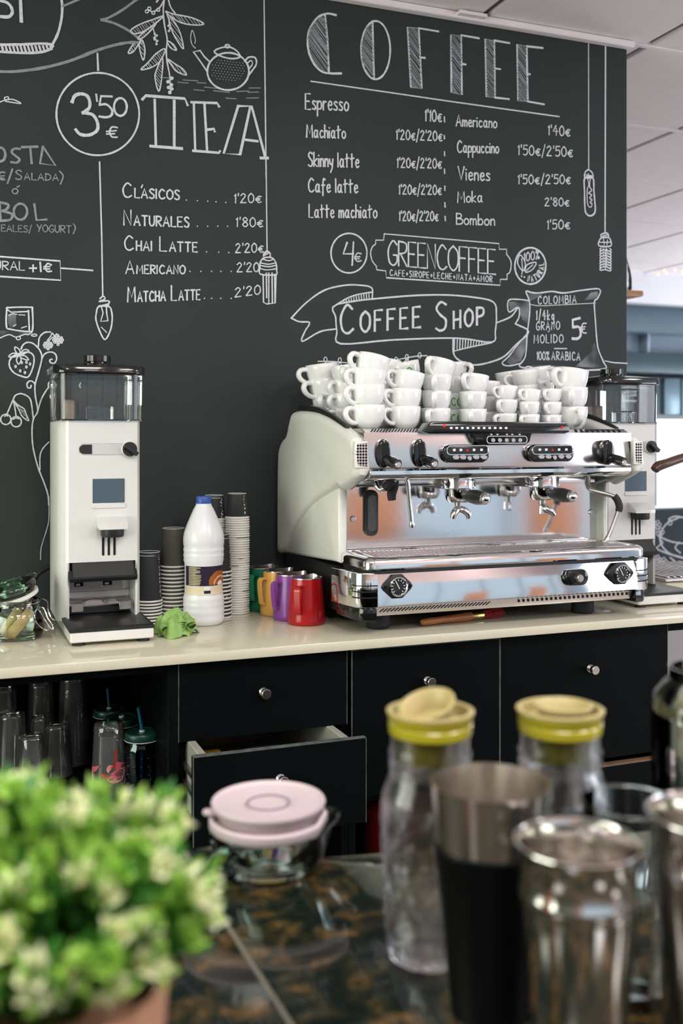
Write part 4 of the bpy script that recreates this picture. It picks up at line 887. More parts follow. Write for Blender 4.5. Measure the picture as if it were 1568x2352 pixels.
# display bar with cup lights
bm = BM(); pl = [(0.983, 2.062), (0.986, 2.045), (1.0, 2.034), (1.345, 2.034), (1.36, 2.045), (1.364, 2.062)]
prism(bm, [(0.9845, 1.3775), (1.0, 1.374), (1.35, 1.374), (1.3625, 1.3775), (1.3625, 1.390), (1.352, 1.4005), (1.01, 1.4015), (0.998, 1.396)], 'y', 2.026, 2.066, 0.003, 2)
disp = part('display_bar', bm, 'black_gloss', em, 'glossy black display bar')
bm = BM(); prism(bm, [(1.095, 1.377), (1.108, 1.372), (1.116, 1.355), (1.128, 1.348), (1.245, 1.348), (1.257, 1.355), (1.262, 1.372), (1.275, 1.377)], 'y', 2.030, 2.056, 0.002, 2); cpn = part('control_panel', bm, 'black_gloss', em, 'glossy black control panel')
M['led_white'] = glow('white_led', (0.95, 0.98, 1.0), 1.1); M['led_red'] = glow('red_led', (1.0, 0.04, 0.02), 1.3)
bm = BM()
for i in range(11): p = at(1036+i*12.6, 983, 2.0255); box(bm, (p.x-0.003, 2.0252, p.z-0.0022), (p.x+0.003, 2.0264, p.z+0.0022))
part('white_lights', bm, 'led_white', disp, 'row of small white lights')
for u, v in ((1020, 977), (1290, 982)):
    p = at(u, v, 2.0255); bm = BM(); prism(bm, [(p.x-0.004, p.z-0.001), (p.x, p.z-0.004), (p.x+0.004, p.z-0.001), (p.x, p.z+0.004)], 'y', 2.0252, 2.0264); part('red_light', bm, 'led_red', disp, 'small red light')
bm = BM()
for i in range(5): p = at(1132+i*15.5, 1011, 2.0295); prism(bm, ell(p.x, p.z, 0.0052, 0.0045, 14), 'y', 2.0285, 2.0305)
part('buttons', bm, 'steel', cpn)
bm = BM(); p0, p1 = at(1118, 1011, 2.0295), at(1210, 1009, 2.0295); zc = (p0.z+p1.z)/2
oc = rrect(p0.x, p1.x, zc-0.008, zc+0.008, 0.007); tube(bm, [(a, 2.0295, b_) for a, b_ in oc], 0.0008, 6, closed=True); part('button_outline', bm, 'ceramic', cpn)
bm = BM()
for u in (1128, 1142, 1164, 1176, 1193): p = at(u, 998, 2.0295); box(bm, (p.x-0.002, 2.0288, p.z-0.001), (p.x+0.002, 2.0300, p.z+0.001))
part('white_lights', bm, 'led_white', cpn)
# button pads
for (u0, u1, vc) in ((1015, 1123, 1042), (1212, 1317, 1041)):
    a, b_ = at(u0, vc, 2.035), at(u1, vc, 2.035); zc = (a.z+b_.z)/2
    bm = BM(); prism(bm, rrect(a.x, b_.x, zc-0.0205, zc+0.0205, 0.02, 8), 'y', 2.032, 2.052, 0.004, 3); pad = part('button_pad', bm, 'black_gloss', em, 'black button pad')
    bm = BM(); oc = rrect(a.x+0.010, b_.x-0.004, zc-0.002, zc+0.018, 0.0098, 8); tube(bm, [(x, 2.0315, z) for x, z in oc], 0.0016, 6, closed=True); part('trim_ring', bm, 'chrome', pad)
    w = (b_.x-a.x)
    for i, fx in enumerate((.27, .42, .56, .70, .86)):
        bm = BM(); x = a.x+w*fx; r_ = (0.0085, 0.0052) if i != 2 else (0.0056, 0.0056)
        prism(bm, ell(x, zc-0.008-(0.002 if i == 2 else 0), r_[0], r_[1], 16), 'y', 2.0285, 2.033, 0.001, 1); part('button', bm, 'steel', pad)
    bm = BM()
    for fx in (.24, .38, .66, .82): box(bm, (a.x+w*fx-0.003, 2.0312, zc+0.006), (a.x+w*fx+0.003, 2.0322, zc+0.011))
    part('white_lights', bm, 'led_white', pad)
    bm = BM(); box(bm, (a.x+w*.52-0.002, 2.0312, zc+0.006), (a.x+w*.52+0.002, 2.0322, zc+0.0095)); part('red_light', bm, 'led_red', pad)
# steam levers
for (u, v0, v1) in ((878, 1008, 1075), (961, 1008, 1073), (1393, 1010, 1068)):
    a, b_ = at(u, v0, 2.035), at(u+4, v1, 2.035)
    bm = BM(); cx, zc, h = a.x+0.003, (a.z+b_.z)/2, (a.z-b_.z)/2
    prism(bm, ell(cx, zc, 0.0165, h, 22), 'y', 2.028, 2.054, 0.005, 2); lv = part('steam_lever', bm, 'black_gloss', em, 'black steam lever')
    bm = BM(); prism(bm, rrect(cx-0.0065, cx+0.0065, zc-0.012, zc+h-0.008, 0.006), 'y', 2.0265, 2.03); part('lever_slot', bm, 'dark_slot', lv)
    bm = BM(); tube(bm, [(cx+0.002, 2.035, zc-0.012), (cx+0.005, 2.020, zc-0.015), (cx+0.010, 2.006, zc-0.019), (cx+0.014, 1.992, zc-0.023)], [0.009, 0.0115, 0.0125, 0.0115], 14, sm=4); kn = part('lever_knob', bm, 'black_gloss', lv)
    bm = BM(); cyl(bm, (cx+0.014, 1.993, zc-0.023), (cx+0.0148, 1.989, zc-0.0238), 0.008, 0.006, n=14); part('knob_cap', bm, 'steel', kn)
# backsplash and the back
YBS = 2.205
bm = BM(); box(bm, (0.872, YBS, 1.09), (1.567, YBS+0.012, 1.262), 0.001, 1); bs = part('backsplash', bm, 'mirror', em, 'mirror polished steel backsplash')
bm = BM(); box(bm, (0.875, YBS+0.012, 1.06), (1.563, 2.58, 1.30)); part('housing', bm, 'black_satin', em)
a, b_ = at(836, 1180, YBS-0.004), at(868, 1180, YBS-0.004); z0, z1 = at(850, 1231, YBS).z, at(850, 1125, YBS).z
bm = BM(); prism(bm, rrect(a.x, b_.x, z0, z1, 0.016, 8), 'y', YBS-0.007, YBS+0.002, 0.002, 2); sg = part('sight_glass', bm, 'black_satin', em, 'black framed sight glass')
bm = BM(); prism(bm, rrect(a.x+0.0075, b_.x-0.0065, z0+0.012, z1-0.012, 0.009, 6), 'y', YBS-0.0082, YBS-0.004); M['lcd2'] = mat('smoked_gauge_glass', (0.10, 0.105, 0.11), 0.15, 0.3, var=0.15, scale=30); part('gauge_glass', bm, 'lcd2', sg)
for u, v in ((810, 1192), (1356, 1176)):
    p = at(u, v, YBS); bm = BM(); cyl(bm, (p.x, YBS, p.z), (p.x, YBS-0.004, p.z), 0.0075, 0.0065, n=18, bev=0.001); part('screw', bm, 'steel', bs)
# brew groups and portafilters
for gx, hand in ((1.122, 0), (1.350, 0)):
    gy = 2.125
    bm = BM(); lathe(bm, [(0, 0.0), (0.038, 0), (0.0408, 0.002), (0.0405, 0.022), (0.038, 0.028), (0, 0.03)], 36, c=(gx, gy, 1.246)); gh = part('brew_group', bm, 'chrome', em)
    bm = BM(); prism(bm, [(gx-0.03, gy+0.01), (gx+0.03, gy+0.01), (gx+0.036, YBS), (gx-0.036, YBS)], 'z', 1.244, 1.27, 0.004, 2); part('group_neck', bm, 'worn_steel', gh)
    bm = BM(); lathe(bm, [(0, -0.003), (0.024, -0.002), (0.029, 0.004), (0.032, 0.015), (0.033, 0.03), (0, 0.03)], 32, c=(gx, gy, 1.216)); pf = part('portafilter', bm, 'chrome', em)
    bm = BM(); tube(bm, [(gx, gy-0.025, 1.233), (gx, gy-0.045, 1.232)], 0.009, 12); tube(bm, [(gx, gy-0.04, 1.232), (gx, gy-0.062, 1.231), (gx, gy-0.09, 1.230), (gx, gy-0.125, 1.229)], [0.011, 0.0155, 0.017, 0.0135], 18, sm=5); hd = part('portafilter_handle', bm, 'black_satin', pf)
    bm = BM(); tube(bm, [(gx, gy-0.124, 1.229), (gx, gy-0.132, 1.2288), (gx, gy-0.138, 1.2285), (gx, gy-0.141, 1.2284)], [0.0135, 0.0125, 0.008, 0.003], 16); part('handle_cap', bm, 'chrome', hd)
    bm = BM(); cyl(bm, (gx, gy, 1.216), (gx, gy, 1.197), 0.009, 0.0075, n=16)
    if gx < 1.2:
        tube(bm, [(gx-0.021, gy-0.012, 1.176), (gx-0.018, gy-0.012, 1.187), (gx-0.009, gy-0.008, 1.195), (gx, gy, 1.198), (gx+0.009, gy-0.008, 1.195), (gx+0.018, gy-0.012, 1.187), (gx+0.021, gy-0.012, 1.176)], [0.006, 0.008, 0.009, 0.009, 0.009, 0.008, 0.006], 14, sm=4)
    else:
        tube(bm, [(gx, gy, 1.199), (gx+0.004, gy-0.012, 1.193), (gx+0.012, gy-0.02, 1.187), (gx+0.02, gy-0.024, 1.177)], [0.009, 0.0105, 0.0085, 0.005], 14, sm=4); cyl(bm, (gx-0.002, gy-0.004, 1.2), (gx-0.002, gy-0.004, 1.181), 0.0085, 0.0095, n=16)
    part('spout', bm, 'steel', pf)
# hot water tap, steam wands
bm = BM(); P = [at(865, 1088, 2.13), at(862, 1108, 2.12), at(872, 1124, 2.11), at(888, 1120, 2.10), at(900, 1105, 2.09), at(914, 1097, 2.085), at(928, 1097, 2.08), at(936, 1108, 2.078), at(940, 1150, 2.078), at(945, 1200, 2.078)]
tube(bm, P, [0.006, 0.006, 0.0055, 0.006, 0.007, 0.006, 0.0055, 0.0055, 0.005, 0.005], 12, sm=5); sw = part('steam_wand', bm, 'chrome', em)
bm = BM(); tube(bm, [at(945, 1198, 2.078), at(945.5, 1205, 2.078), at(946, 1212, 2.078)], [0.005, 0.0068, 0.005], 12); part('wand_tip', bm, 'steel', sw)
bm = BM(); tube(bm, [at(884, 1122, 2.102), at(893, 1112, 2.095), at(905, 1103, 2.088)], [0.0095, 0.0105, 0.009], 12, sm=3); part('wand_grip', bm, 'black_rubber', sw, 'black rubber grip')
bm = BM(); tube(bm, [at(905, 1098, 2.12), at(903, 1118, 2.12), at(899, 1135, 2.12), at(900, 1149, 2.12)], [0.011, 0.012, 0.0105, 0.009], 14, sm=3); part('water_spout', bm, 'black_rubber', em, 'black rubber hot water nozzle')
bm = BM(); P = [at(1350, 1092, 2.13), at(1349, 1110, 2.12), at(1356, 1124, 2.105), at(1375, 1131, 2.09), at(1402, 1138, 2.08), at(1415, 1146, 2.075), at(1421, 1165, 2.07), at(1415, 1185, 2.07), at(1402, 1220, 2.07), at(1393, 1238, 2.07)]
tube(bm, P, [0.007, 0.007, 0.0065, 0.006, 0.0055, 0.0055, 0.0055, 0.005, 0.005, 0.005], 12, sm=5); sw2 = part('steam_wand', bm, 'worn_steel', em)
bm = BM(); tube(bm, [at(1410, 1139, 2.077), at(1418, 1150, 2.073), at(1422, 1164, 2.07), at(1420, 1175, 2.07)], [0.0085, 0.009, 0.009, 0.008], 12, sm=4); part('wand_grip', bm, 'black_rubber', sw2, 'black rubber grip')
bm = BM(); tube(bm, [at(1395, 1234, 2.07), at(1392, 1241, 2.07), at(1390, 1246, 2.07)], [0.005, 0.0068, 0.0055], 12); part('wand_tip', bm, 'steel', sw2)
# drip tray
bm = BM(); oc = rrect(0.846, 1.578, 2.022, YBS, 0.022, 6); n_ = len(oc)
def orow(o, z): 
    cx, cy = 1.212, (2.022+YBS)/2
    return [bm.verts.new((a+(cx-a)*o/0.366, b_+(cy-b_)*o/((YBS-2.022)/2), z)) for a, b_ in oc]
R_ = [orow(0.004, 1.0765), orow(0.0, 1.080), orow(0.0, 1.094), orow(0.002, 1.1), orow(0.008, 1.1045), orow(0.018, 1.105), orow(0.022, 1.1035), orow(0.024, 1.099)]
for A, B in zip(R_, R_[1:]):
    for i in range(n_): bm.faces.new((A[i], A[(i+1) % n_], B[(i+1) % n_], B[i]))
bm.faces.new(R_[-1]); bm.faces.new(R_[0][::-1]); dt = part('drip_tray', bm, 'chrome', em)
bm = BM()
for i in range(60): x = 0.885+i*0.0112; box(bm, (x, 2.052, 1.0995), (x+0.006, YBS-0.012, 1.1022))
box(bm, (0.88, 2.048, 1.0992), (1.548, 2.053, 1.1028)); part('drip_grid', bm, 'steel', dt)
bm = BM(); prism(bm, rrect(0.856, 1.568, 2.028, 2.2, 0.02, 5), 'z', 1.069, 1.078); part('gasket', bm, 'black_rubber', em)
# front fascia and slotted plinth
bm = BM(); prism(bm, [(2.0345, 1.07), (2.031, 1.05), (2.0285, 1.03), (2.0265, 1.0), (2.032, 0.996), (2.06, 0.996), (2.06, 1.07)], 'x', 0.8745, 1.556, 0.001, 2); fa = part('front_fascia', bm, 'mirror', em, 'mirror polished front fascia')
bm = BM(); prism(bm, [(2.040, 0.9965), (2.052, 0.974), (2.08, 0.972), (2.1, 0.9965)], 'x', 0.87, 1.552, 0.001, 1); pln = part('plinth', bm, 'steel_panel', em)
bm = BM()
def ps(x, w, k, f0, f1):
    P_ = lambda t_: (2.040+0.012*t_-0.0008, 0.9965-0.0225*t_)
    (ya, za), (yb2, zb2) = P_(f0), P_(f1); add_geo(bm, [(x, ya, za), (x+w, ya, za), (x+w-k, yb2, zb2), (x-k, yb2, zb2)], [(0, 1, 2, 3)])
for i in range(31): ps(0.895+i*0.0088, 0.0028, 0.009, .25, .62)
part('vent_slots', bm, 'dark_slot', pln); bm = BM()
for i in range(25): ps(1.232+i*0.0125, 0.006, -0.003, .25, .55)
part('vent_slots', bm, 'dark_slot', pln)
M['mirror_side'] = M['chrome']
for s_ in (0, 1):
    X = lambda x: x if s_ == 0 else 2.4305-x
    pl = [(X(0.8752), 2.029), (X(0.85), 2.031), (X(0.832), 2.045), (X(0.822), 2.085), (X(0.814), 2.15), (X(0.8752), 2.15)]
    bm = BM(); prism(bm, pl, 'z', 0.996, 1.0715, 0.002, 2); cn = part('corner_piece', bm, 'chrome', em)
    pl2 = [(X(0.8752), 2.034), (X(0.852), 2.036), (X(0.838), 2.05), (X(0.830), 2.09), (X(0.826), 2.15), (X(0.8752), 2.15)]
    bm = BM(); prism(bm, pl2, 'z', 0.966, 0.9955, 0.004, 2); part('corner_foot', bm, 'black_gloss', cn)
    bm = BM()
    for z in (1.018, 1.031, 1.044): tube(bm, [(X(0.8752), 2.0285, z), (X(0.85), 2.0305, z), (X(0.832), 2.0445, z), (X(0.828), 2.06, z)], 0.0014, 6)
    part('corner_grooves', bm, 'dark_slot', cn)
bm = BM(); box(bm, (0.845, 2.12, 0.962), (1.585, 2.575, 1.066), 0.006, 2); part('base', bm, 'black_satin', em)
for x, y in ((0.925, 2.142), (1.478, 2.142), (0.925, 2.50), (1.478, 2.50)):
    bm = BM(); lathe(bm, [(0, 0), (0.025, 0), (0.028, 0.004), (0.0275, 0.034), (0.022, 0.045), (0, 0.045)], 26, c=(x, y, CT)); part('foot', bm, 'black_rubber', em)
# gauges and switch
M['dial'] = mat('dark_dial', (0.03, 0.035, 0.04), 0.15, var=0.3, scale=60)
for u, v in ((912, 1347), (1425, 1317)):
    p = at(u, v, 2.024); x, z = p.x, p.z
    bm = BM(); o8 = [(x-0.037, z), (x-0.033, z+0.007), (x-0.012, z+0.026), (x+0.012, z+0.026), (x+0.033, z+0.007), (x+0.037, z), (x+0.033, z-0.007), (x+0.012, z-0.026), (x-0.012, z-0.026), (x-0.033, z-0.007)]
    prism(bm, o8, 'y', 2.022, 2.03, 0.002, 2); gg = part('pressure_gauge', bm, 'black_satin', em, 'pressure gauge on a black diamond plate')
    R = Matrix.Translation((x, 2.022, z)) @ Matrix.Rotation(PI/2, 4, 'X')
    bm = BM(); lathe(bm, [(0.0175, 0), (0.0215, 0.001), (0.0215, 0.007), (0.0195, 0.0085), (0.0178, 0.0065)], 32, R); part('bezel', bm, 'chrome', gg)
    bm = BM(); lathe(bm, [(0, 0.004), (0.018, 0.004)], 28, R); part('dial', bm, 'dial', gg)
    bm = BM()
    for k in range(11):
        a = math.radians(225-k*27); box(bm, (-0.0007, -0.0002, 0.0125), (0.0007, 0.0002, 0.0165), 0, 1, Matrix.Translation((x, 2.0176, z)) @ Matrix.Rotation(PI/2-a, 4, 'Y'))
    box(bm, (-0.0008, -0.0003, -0.005), (0.0008, 0.0003, 0.0135), 0, 1, Matrix.Translation((x, 2.017, z)) @ Matrix.Rotation(math.radians(-28), 4, 'Y')); part('needle', bm, 'ceramic', gg)
    for sx in (-0.029, 0.029): bm = BM(); cyl(bm, (x+sx, 2.0225, z), (x+sx, 2.0205, z), 0.0035, n=12); part('screw', bm, 'black_gloss', gg)
p = at(1323, 1326, 2.024); x, z = p.x, p.z
bm = BM(); prism(bm, rrect(x-0.031, x+0.031, z-0.019, z+0.019, 0.017, 8), 'y', 2.019, 2.03, 0.003, 2); ms = part('main_switch', bm, 'black_gloss', em, 'black oval main switch')
bm = BM(); prism(bm, rrect(x-0.021, x+0.021, z-0.0115, z+0.0115, 0.011, 6), 'y', 2.0175, 2.02); part('switch_recess', bm, 'dark_slot', ms)
bm = BM(); cyl(bm, (x-0.001, 2.019, z), (x-0.001, 2.004, z), 0.010, 0.009, n=22, bev=0.0015); part('switch_knob', bm, 'worn_steel', ms)
# ================================================================== cups stacked on the machine
CUPP = [(0, 0.0025), (0.018, 0.002), (0.0195, 0), (0.0225, 0), (0.0240, 0.002), (0.0300, 0.0085), (0.0348, 0.018), (0.0374, 0.030), (0.0386, 0.044), (0.0390, 0.0537), (0.0380, 0.0546), (0.0368, 0.0537), (0.0362, 0.046), (0.0350, 0.034), (0.032, 0.021), (0.025, 0.011), (0.013, 0.007), (0, 0.0065)]
def cup_r(z):
    o = CUPP[4:10]
    for (r0, z0), (r1, z1) in zip(o, o[1:]):
        if z0 <= z <= z1: return r0+(r1-r0)*(z-z0)/(z1-z0)
    return 0.038
def make_cup(label, prt=False):
    t = thing('coffee_cup', label, 'cup', (0, 0, 0), 'white cups stacked on the espresso machine')
    bm = BM(); lathe(bm, CUPP, 36); part('cup_body', bm, 'ceramic', t, sharp=60)
    bm = BM(); tube(bm, [(0.0365, 0, 0.0440), (0.0455, 0, 0.0462), (0.0550, 0, 0.0440), (0.0595, 0, 0.0355), (0.0565, 0, 0.0255), (0.0485, 0, 0.0175), (0.0395, 0, 0.0130), (0.0310, 0, 0.0120)], [0.0056, 0.0060, 0.0062, 0.0062, 0.0060, 0.0056, 0.0056, 0.0056], 14, sm=4, flat=1.3); part('handle', bm, 'ceramic', t, sharp=60)
    if prt:
        bm = BM(); a0 = 1.15
        for ch in 'ECO':
            st, wd = GLYPH[ch]
            for sg, smo in st:
                p = [Vector((q[0], q[1], 0)) for q in sg]
                if smo: p = smooth_pts(p, 4)
                else: p = [a+(b_-a)*k/4 for a, b_ in zip(p, p[1:]) for k in range(4)]+[p[-1]]
                rows = []
                for i in range(len(p)):
                    tt = (p[min(i+1, len(p)-1)]-p[max(i-1, 0)]).normalized(); nn = Vector((-tt.y, tt.x, 0))*0.075; rr = []
                    for q in (p[i]+nn, p[i]-nn):
                        z = 0.020+q.y*0.021; a = a0+q.x*0.55; r_ = cup_r(z)+0.0004; rr.append(bm.verts.new((r_*math.cos(a), r_*math.sin(a), z)))
                    rows.append(rr)
                for A, B in zip(rows, rows[1:]):
                    try: bm.faces.new((A[0], A[1], B[1], B[0]))
                    except ValueError: pass
            a0 += (wd+0.28)*0.55
        part('green_print', bm, 'green_print', t, 'green printed lettering')
    return t
cupA = make_cup('white coffee cup'); cupG = make_cup('white coffee cup with green lettering', True)
TRAY = 1.3852
ORD = ['bottom', 'second', 'third', 'fourth', 'fifth']
used_proto = {0: False, 1: False}
def stack(u, y, desc, cups, s, pitch, z0=TRAY, kind='coffee cup'):
    """cups: list of (tilt degrees, handle azimuth degrees, x shift, printed, scale factor)"""
    base = at(u, 980, y); z = z0; n = len(cups)
    for i, c in enumerate(cups):
        tilt, az, dx, pr = c[:4]; k = c[4] if len(c) > 4 else 1.0
        proto = cupG if pr else cupA
        lvl = 'topmost' if i == n-1 else ORD[i]
        lab = f"white {kind}{' with green lettering' if pr else ''}, {lvl} of the {desc}"
        R = (Matrix.Rotation(math.radians(tilt), 3, 'Y') @ Matrix.Rotation(math.radians(az), 3, 'Z')).to_euler()
        loc = Vector((base.x+dx, y, z)); sc = (s*k, s*k, s*k)
        if not used_proto[int(pr)]:
            used_proto[int(pr)] = True; o = proto; o.location = loc; o.rotation_euler = R; o.scale = sc; o['label'] = lab
        else: o = dup(proto, loc, R, lab, scale=sc)
        z += (pitch[min(i, len(pitch)-1)] if isinstance(pitch, tuple) else pitch)*k
L_ = 'cup stack'
stack(845, 2.150, 'first front stack from the left', [(0, 188, 0, 0), (0, 190, -.001, 0), (6, 186, -.002, 0), (14, 186, .002, 0)], 1.0, (0.0455, 0.035, 0.0335))
stack(929, 2.150, 'second front stack from the left', [(0, 186, 0, 0), (3, 186, 0, 0), (11, 186, .002, 0)], 0.955, 0.0405)
stack(1001, 2.165, 'third front stack from the left', [(0, 222, 0, 0), (2, 238, 0, 0), (5, 236, 0, 0), (15, 212, .001, 0, 1.05)], 0.90, (0.0405, 0.0385, 0.034))
stack(1085, 2.165, 'fourth front stack', [(0, 236, 0, 0), (0, 236, 0, 0), (8, 212, 0, 0)], 0.88, 0.0415)
stack(1118, 2.250, 'back stack just right of the fourth front one', [(0, 200, 0, 0), (0, 205, 0, 0), (3, 215, 0, 0)], 0.80, 0.0385)
stack(1161, 2.165, 'first stack of small cups', [(0, 200, 0, 0), (2, 212, .001, 0), (3, 192, .0, 0)], 0.70, 0.0335, kind='espresso cup')
stack(1215, 2.150, 'middle stack of small cups', [(0, 208, 0, 0), (1, 228, -.001, 0), (7, 200, -.001, 0)], 0.66, 0.0305, kind='espresso cup')
stack(1266, 2.150, 'last stack of small cups', [(0, 226, 0, 0), (0, 216, 0, 0), (3, 210, -.001, 0)], 0.64, 0.0318, kind='espresso cup')
stack(1312, 2.168, 'large stack at the right end', [(0, 258, 0, 0), (0, 236, 0, 0), (9, 196, -.008, 0, 1.06)], 1.03, (0.0485, 0.042))
stack(753, 2.490, 'leaning left end stack', [(0, 200, .006, 1), (-3, 230, .003, 1), (-6, 192, -.004, 0), (-8, 178, -.010, 0)], 1.10, 0.0372, z0=TRAY)
stack(790, 2.400, 'back stack next to the leaning one', [(0, 205, 0, 0), (0, 205, .002, 1), (-4, 205, .004, 0), (-9, 240, .01, 1)], 0.95, 0.0375)
stack(880, 2.340, 'stack behind the first front one', [(0, 40, 0, 0), (0, 40, 0, 0), (0, 60, 0, 0), (8, 60, .004, 0)], 0.95, 0.041)
stack(934, 2.265, 'stack behind the second front one', [(0, 150, 0, 1), (0, 150, 0, 1), (-4, 150, .0, 1), (-14, 133, .004, 1)], 0.95, 0.0375)
stack(1038, 2.350, 'stack behind the third front one', [(0, 330, 0, 0), (0, 330, 0, 0), (0, 310, 0, 0), (-4, 300, 0.004, 0)], 0.95, 0.0405)
stack(1053, 2.250, 'stack half hidden by the fourth', [(0, 120, 0, 1), (0, 120, 0, 1), (4, 120, 0, 0)], 0.88, 0.0405)
stack(1172, 2.320, 'stack behind the first small one', [(0, 190, 0, 0), (0, 190, 0, 0), (0, 190, 0, 0), (-10, 80, .004, 0)], 0.95, 0.0335)
stack(1208, 2.235, 'stack behind the middle small one', [(0, 120, 0, 1), (0, 125, -.001, 1), (-4, 140, .0, 0), (-10, 158, .004, 0, 1.1)], 0.82, 0.0338)
stack(1240, 2.300, 'back stack with an upright handle', [(0, 250, 0, 0), (0, 250, 0, 0), (0, 260, 0, 0), (-8, 292, -.004, 0)], 0.95, 0.0375)
# ================================================================== things on the worktop
def patch(bm, c, r, a0, a1, z0, z1, n=10, nz=1, dr=0.0):
    """curved rectangle on an upright round wall; r may be a function of z"""
    rr = r if callable(r) else (lambda z: r)
    rows = []
    for j in range(nz+1):
        z = z0+(z1-z0)*j/nz; rows.append([bm.verts.new((c[0]+(rr(z)+dr)*math.cos(a0+(a1-a0)*i/n), c[1]+(rr(z)+dr)*math.sin(a0+(a1-a0)*i/n), c[2]+z)) for i in range(n+1)])
    for A, B in zip(rows, rows[1:]):
        for i in range(n): bm.faces.new((A[i], A[i+1], B[i+1], B[i]))
# ---- milk bottle
M['milk'] = mat('milk_white_plastic', (0.72, 0.72, 0.74), 0.3, var=0.015, sss=0.0, coat=0.1)
M['cap_blue'] = mat('blue_cap', (0.03, 0.08, 0.34), 0.4, var=0.06)
M['label_dark'] = mat('dark_purple_label', (0.022, 0.012, 0.03), 0.35, var=0.1)
M['label_cream'] = mat('cream_label', (0.66, 0.58, 0.40), 0.5, var=0.04)
M['label_orange'] = mat('coffee_orange_print', (0.34, 0.10, 0.012), 0.4, var=0.15, scale=60)
M['print_white'] = mat('printed_white', (0.72, 0.70, 0.66), 0.5, var=0.05)
M['print_gold'] = mat('printed_yellow_text', (0.50, 0.44, 0.24), 0.5, var=0.1)
bc = Vector((0.5655, 2.338, CT))
mb = thing('milk_bottle', 'white plastic milk bottle with blue cap standing before the paper cup stacks', 'bottle', bc)
pr = [(0, 0.002), (0.040, 0.0), (0.0455, 0.004), (0.048, 0.013)]
for z in (0.022, 0.040, 0.055): pr += [(0.048, z-0.005), (0.0468, z), (0.048, z+0.005)]
pr += [(0.0465, 0.066), (0.0442, 0.074), (0.0440, 0.135), (0.0452, 0.145)]
for z in (0.155, 0.168, 0.181): pr += [(0.0470, z-0.005), (0.0460, z), (0.0474, z+0.005)]
pr += [(0.0478, 0.200), (0.0455, 0.214), (0.040, 0.230), (0.0325, 0.248), (0.0245, 0.266), (0.0185, 0.277), (0.0172, 0.283), (0.0172, 0.287), (0, 0.287)]
bm = BM(); lathe(bm, pr, 44, c=bc); part('bottle_body', bm, 'milk', mb, sharp=70)
bm = BM(); lathe(bm, [(0, 0.281), (0.0185, 0.281), (0.0185, 0.284), (0.0178, 0.2845), (0.0178, 0.296), (0.0165, 0.298), (0, 0.298)], 30, c=bc); part('cap', bm, 'cap_blue', mb, 'blue screw cap')
AC = math.atan2(-bc.y, -bc.x)           # direction of the camera from the bottle
bm = BM(); patch(bm, bc, 0.0445, AC-1.15, AC+1.4, 0.0935, 0.1385, 24); lb = part('label', bm, 'label_dark', mb, 'dark purple printed label')
bm = BM()
for k in range(12):
    z = 0.1355-k*0.0035; patch(bm, bc, 0.0448, AC-0.86, AC-0.12-(0.25 if k in (1, 4) else 0.0)-random.random()*.08, z-0.0011, z+0.0006, 6)
part('label_text', bm, 'print_gold', lb, 'small yellow text lines')
def disc_on(bm, ca, cz, R, r, a_lim=(-9, 9), z_lim=(-9, 9), ring=0.0):
    """round print clipped to the label"""
    n = 14; g = {}
    for i in range(-n, n+1):
        for j in range(-n, n+1):
            x, z = i*R/n, j*R/n
            g[i, j] = (x, z)
    for i in range(-n, n):
        for j in range(-n, n):
            q = [g[i, j], g[i+1, j], g[i+1, j+1], g[i, j+1]]
            if all(ring <= math.hypot(*p) <= R*1.001 and z_lim[0] <= cz+p[1] <= z_lim[1] for p in q):
                vs = [bm.verts.new((bc.x+r*math.cos(ca+p[0]/r), bc.y+r*math.sin(ca+p[0]/r), bc.z+cz+p[1])) for p in q]; bm.faces.new(vs)
bm = BM(); disc_on(bm, AC+0.92, 0.098, 0.031, 0.0447, z_lim=(0.0937, 0.1383)); part('label_picture', bm, 'label_orange', lb, 'orange coffee picture')
bm = BM(); disc_on(bm, AC+1.0, 0.095, 0.0215, 0.0449, z_lim=(0.0937, 0.1383), ring=0.0175); disc_on(bm, AC+1.0, 0.095, 0.010, 0.0449, z_lim=(0.0937, 0.1383)); part('label_picture', bm, 'print_white', lb, 'white cup rim and foam of the picture')
bm = BM(); patch(bm, bc, lambda z: 0.0446+max(0, (0.079-z))*0.25, AC-1.2, AC+1.4, 0.0735, 0.0925, 24, 4); cb = part('cream_band', bm, 'label_cream', mb, 'cream lower label band')
bm = BM(); patch(bm, bc, 0.0452, AC+0.02, AC+0.36, 0.083, 0.0915, 5); part('barcode_patch', bm, 'print_white', cb)
bm = BM(); patch(bm, bc, 0.0453, AC+0.02, AC+0.36, 0.0745, 0.083, 5); part('barcode_patch', bm, 'label_dark', cb)
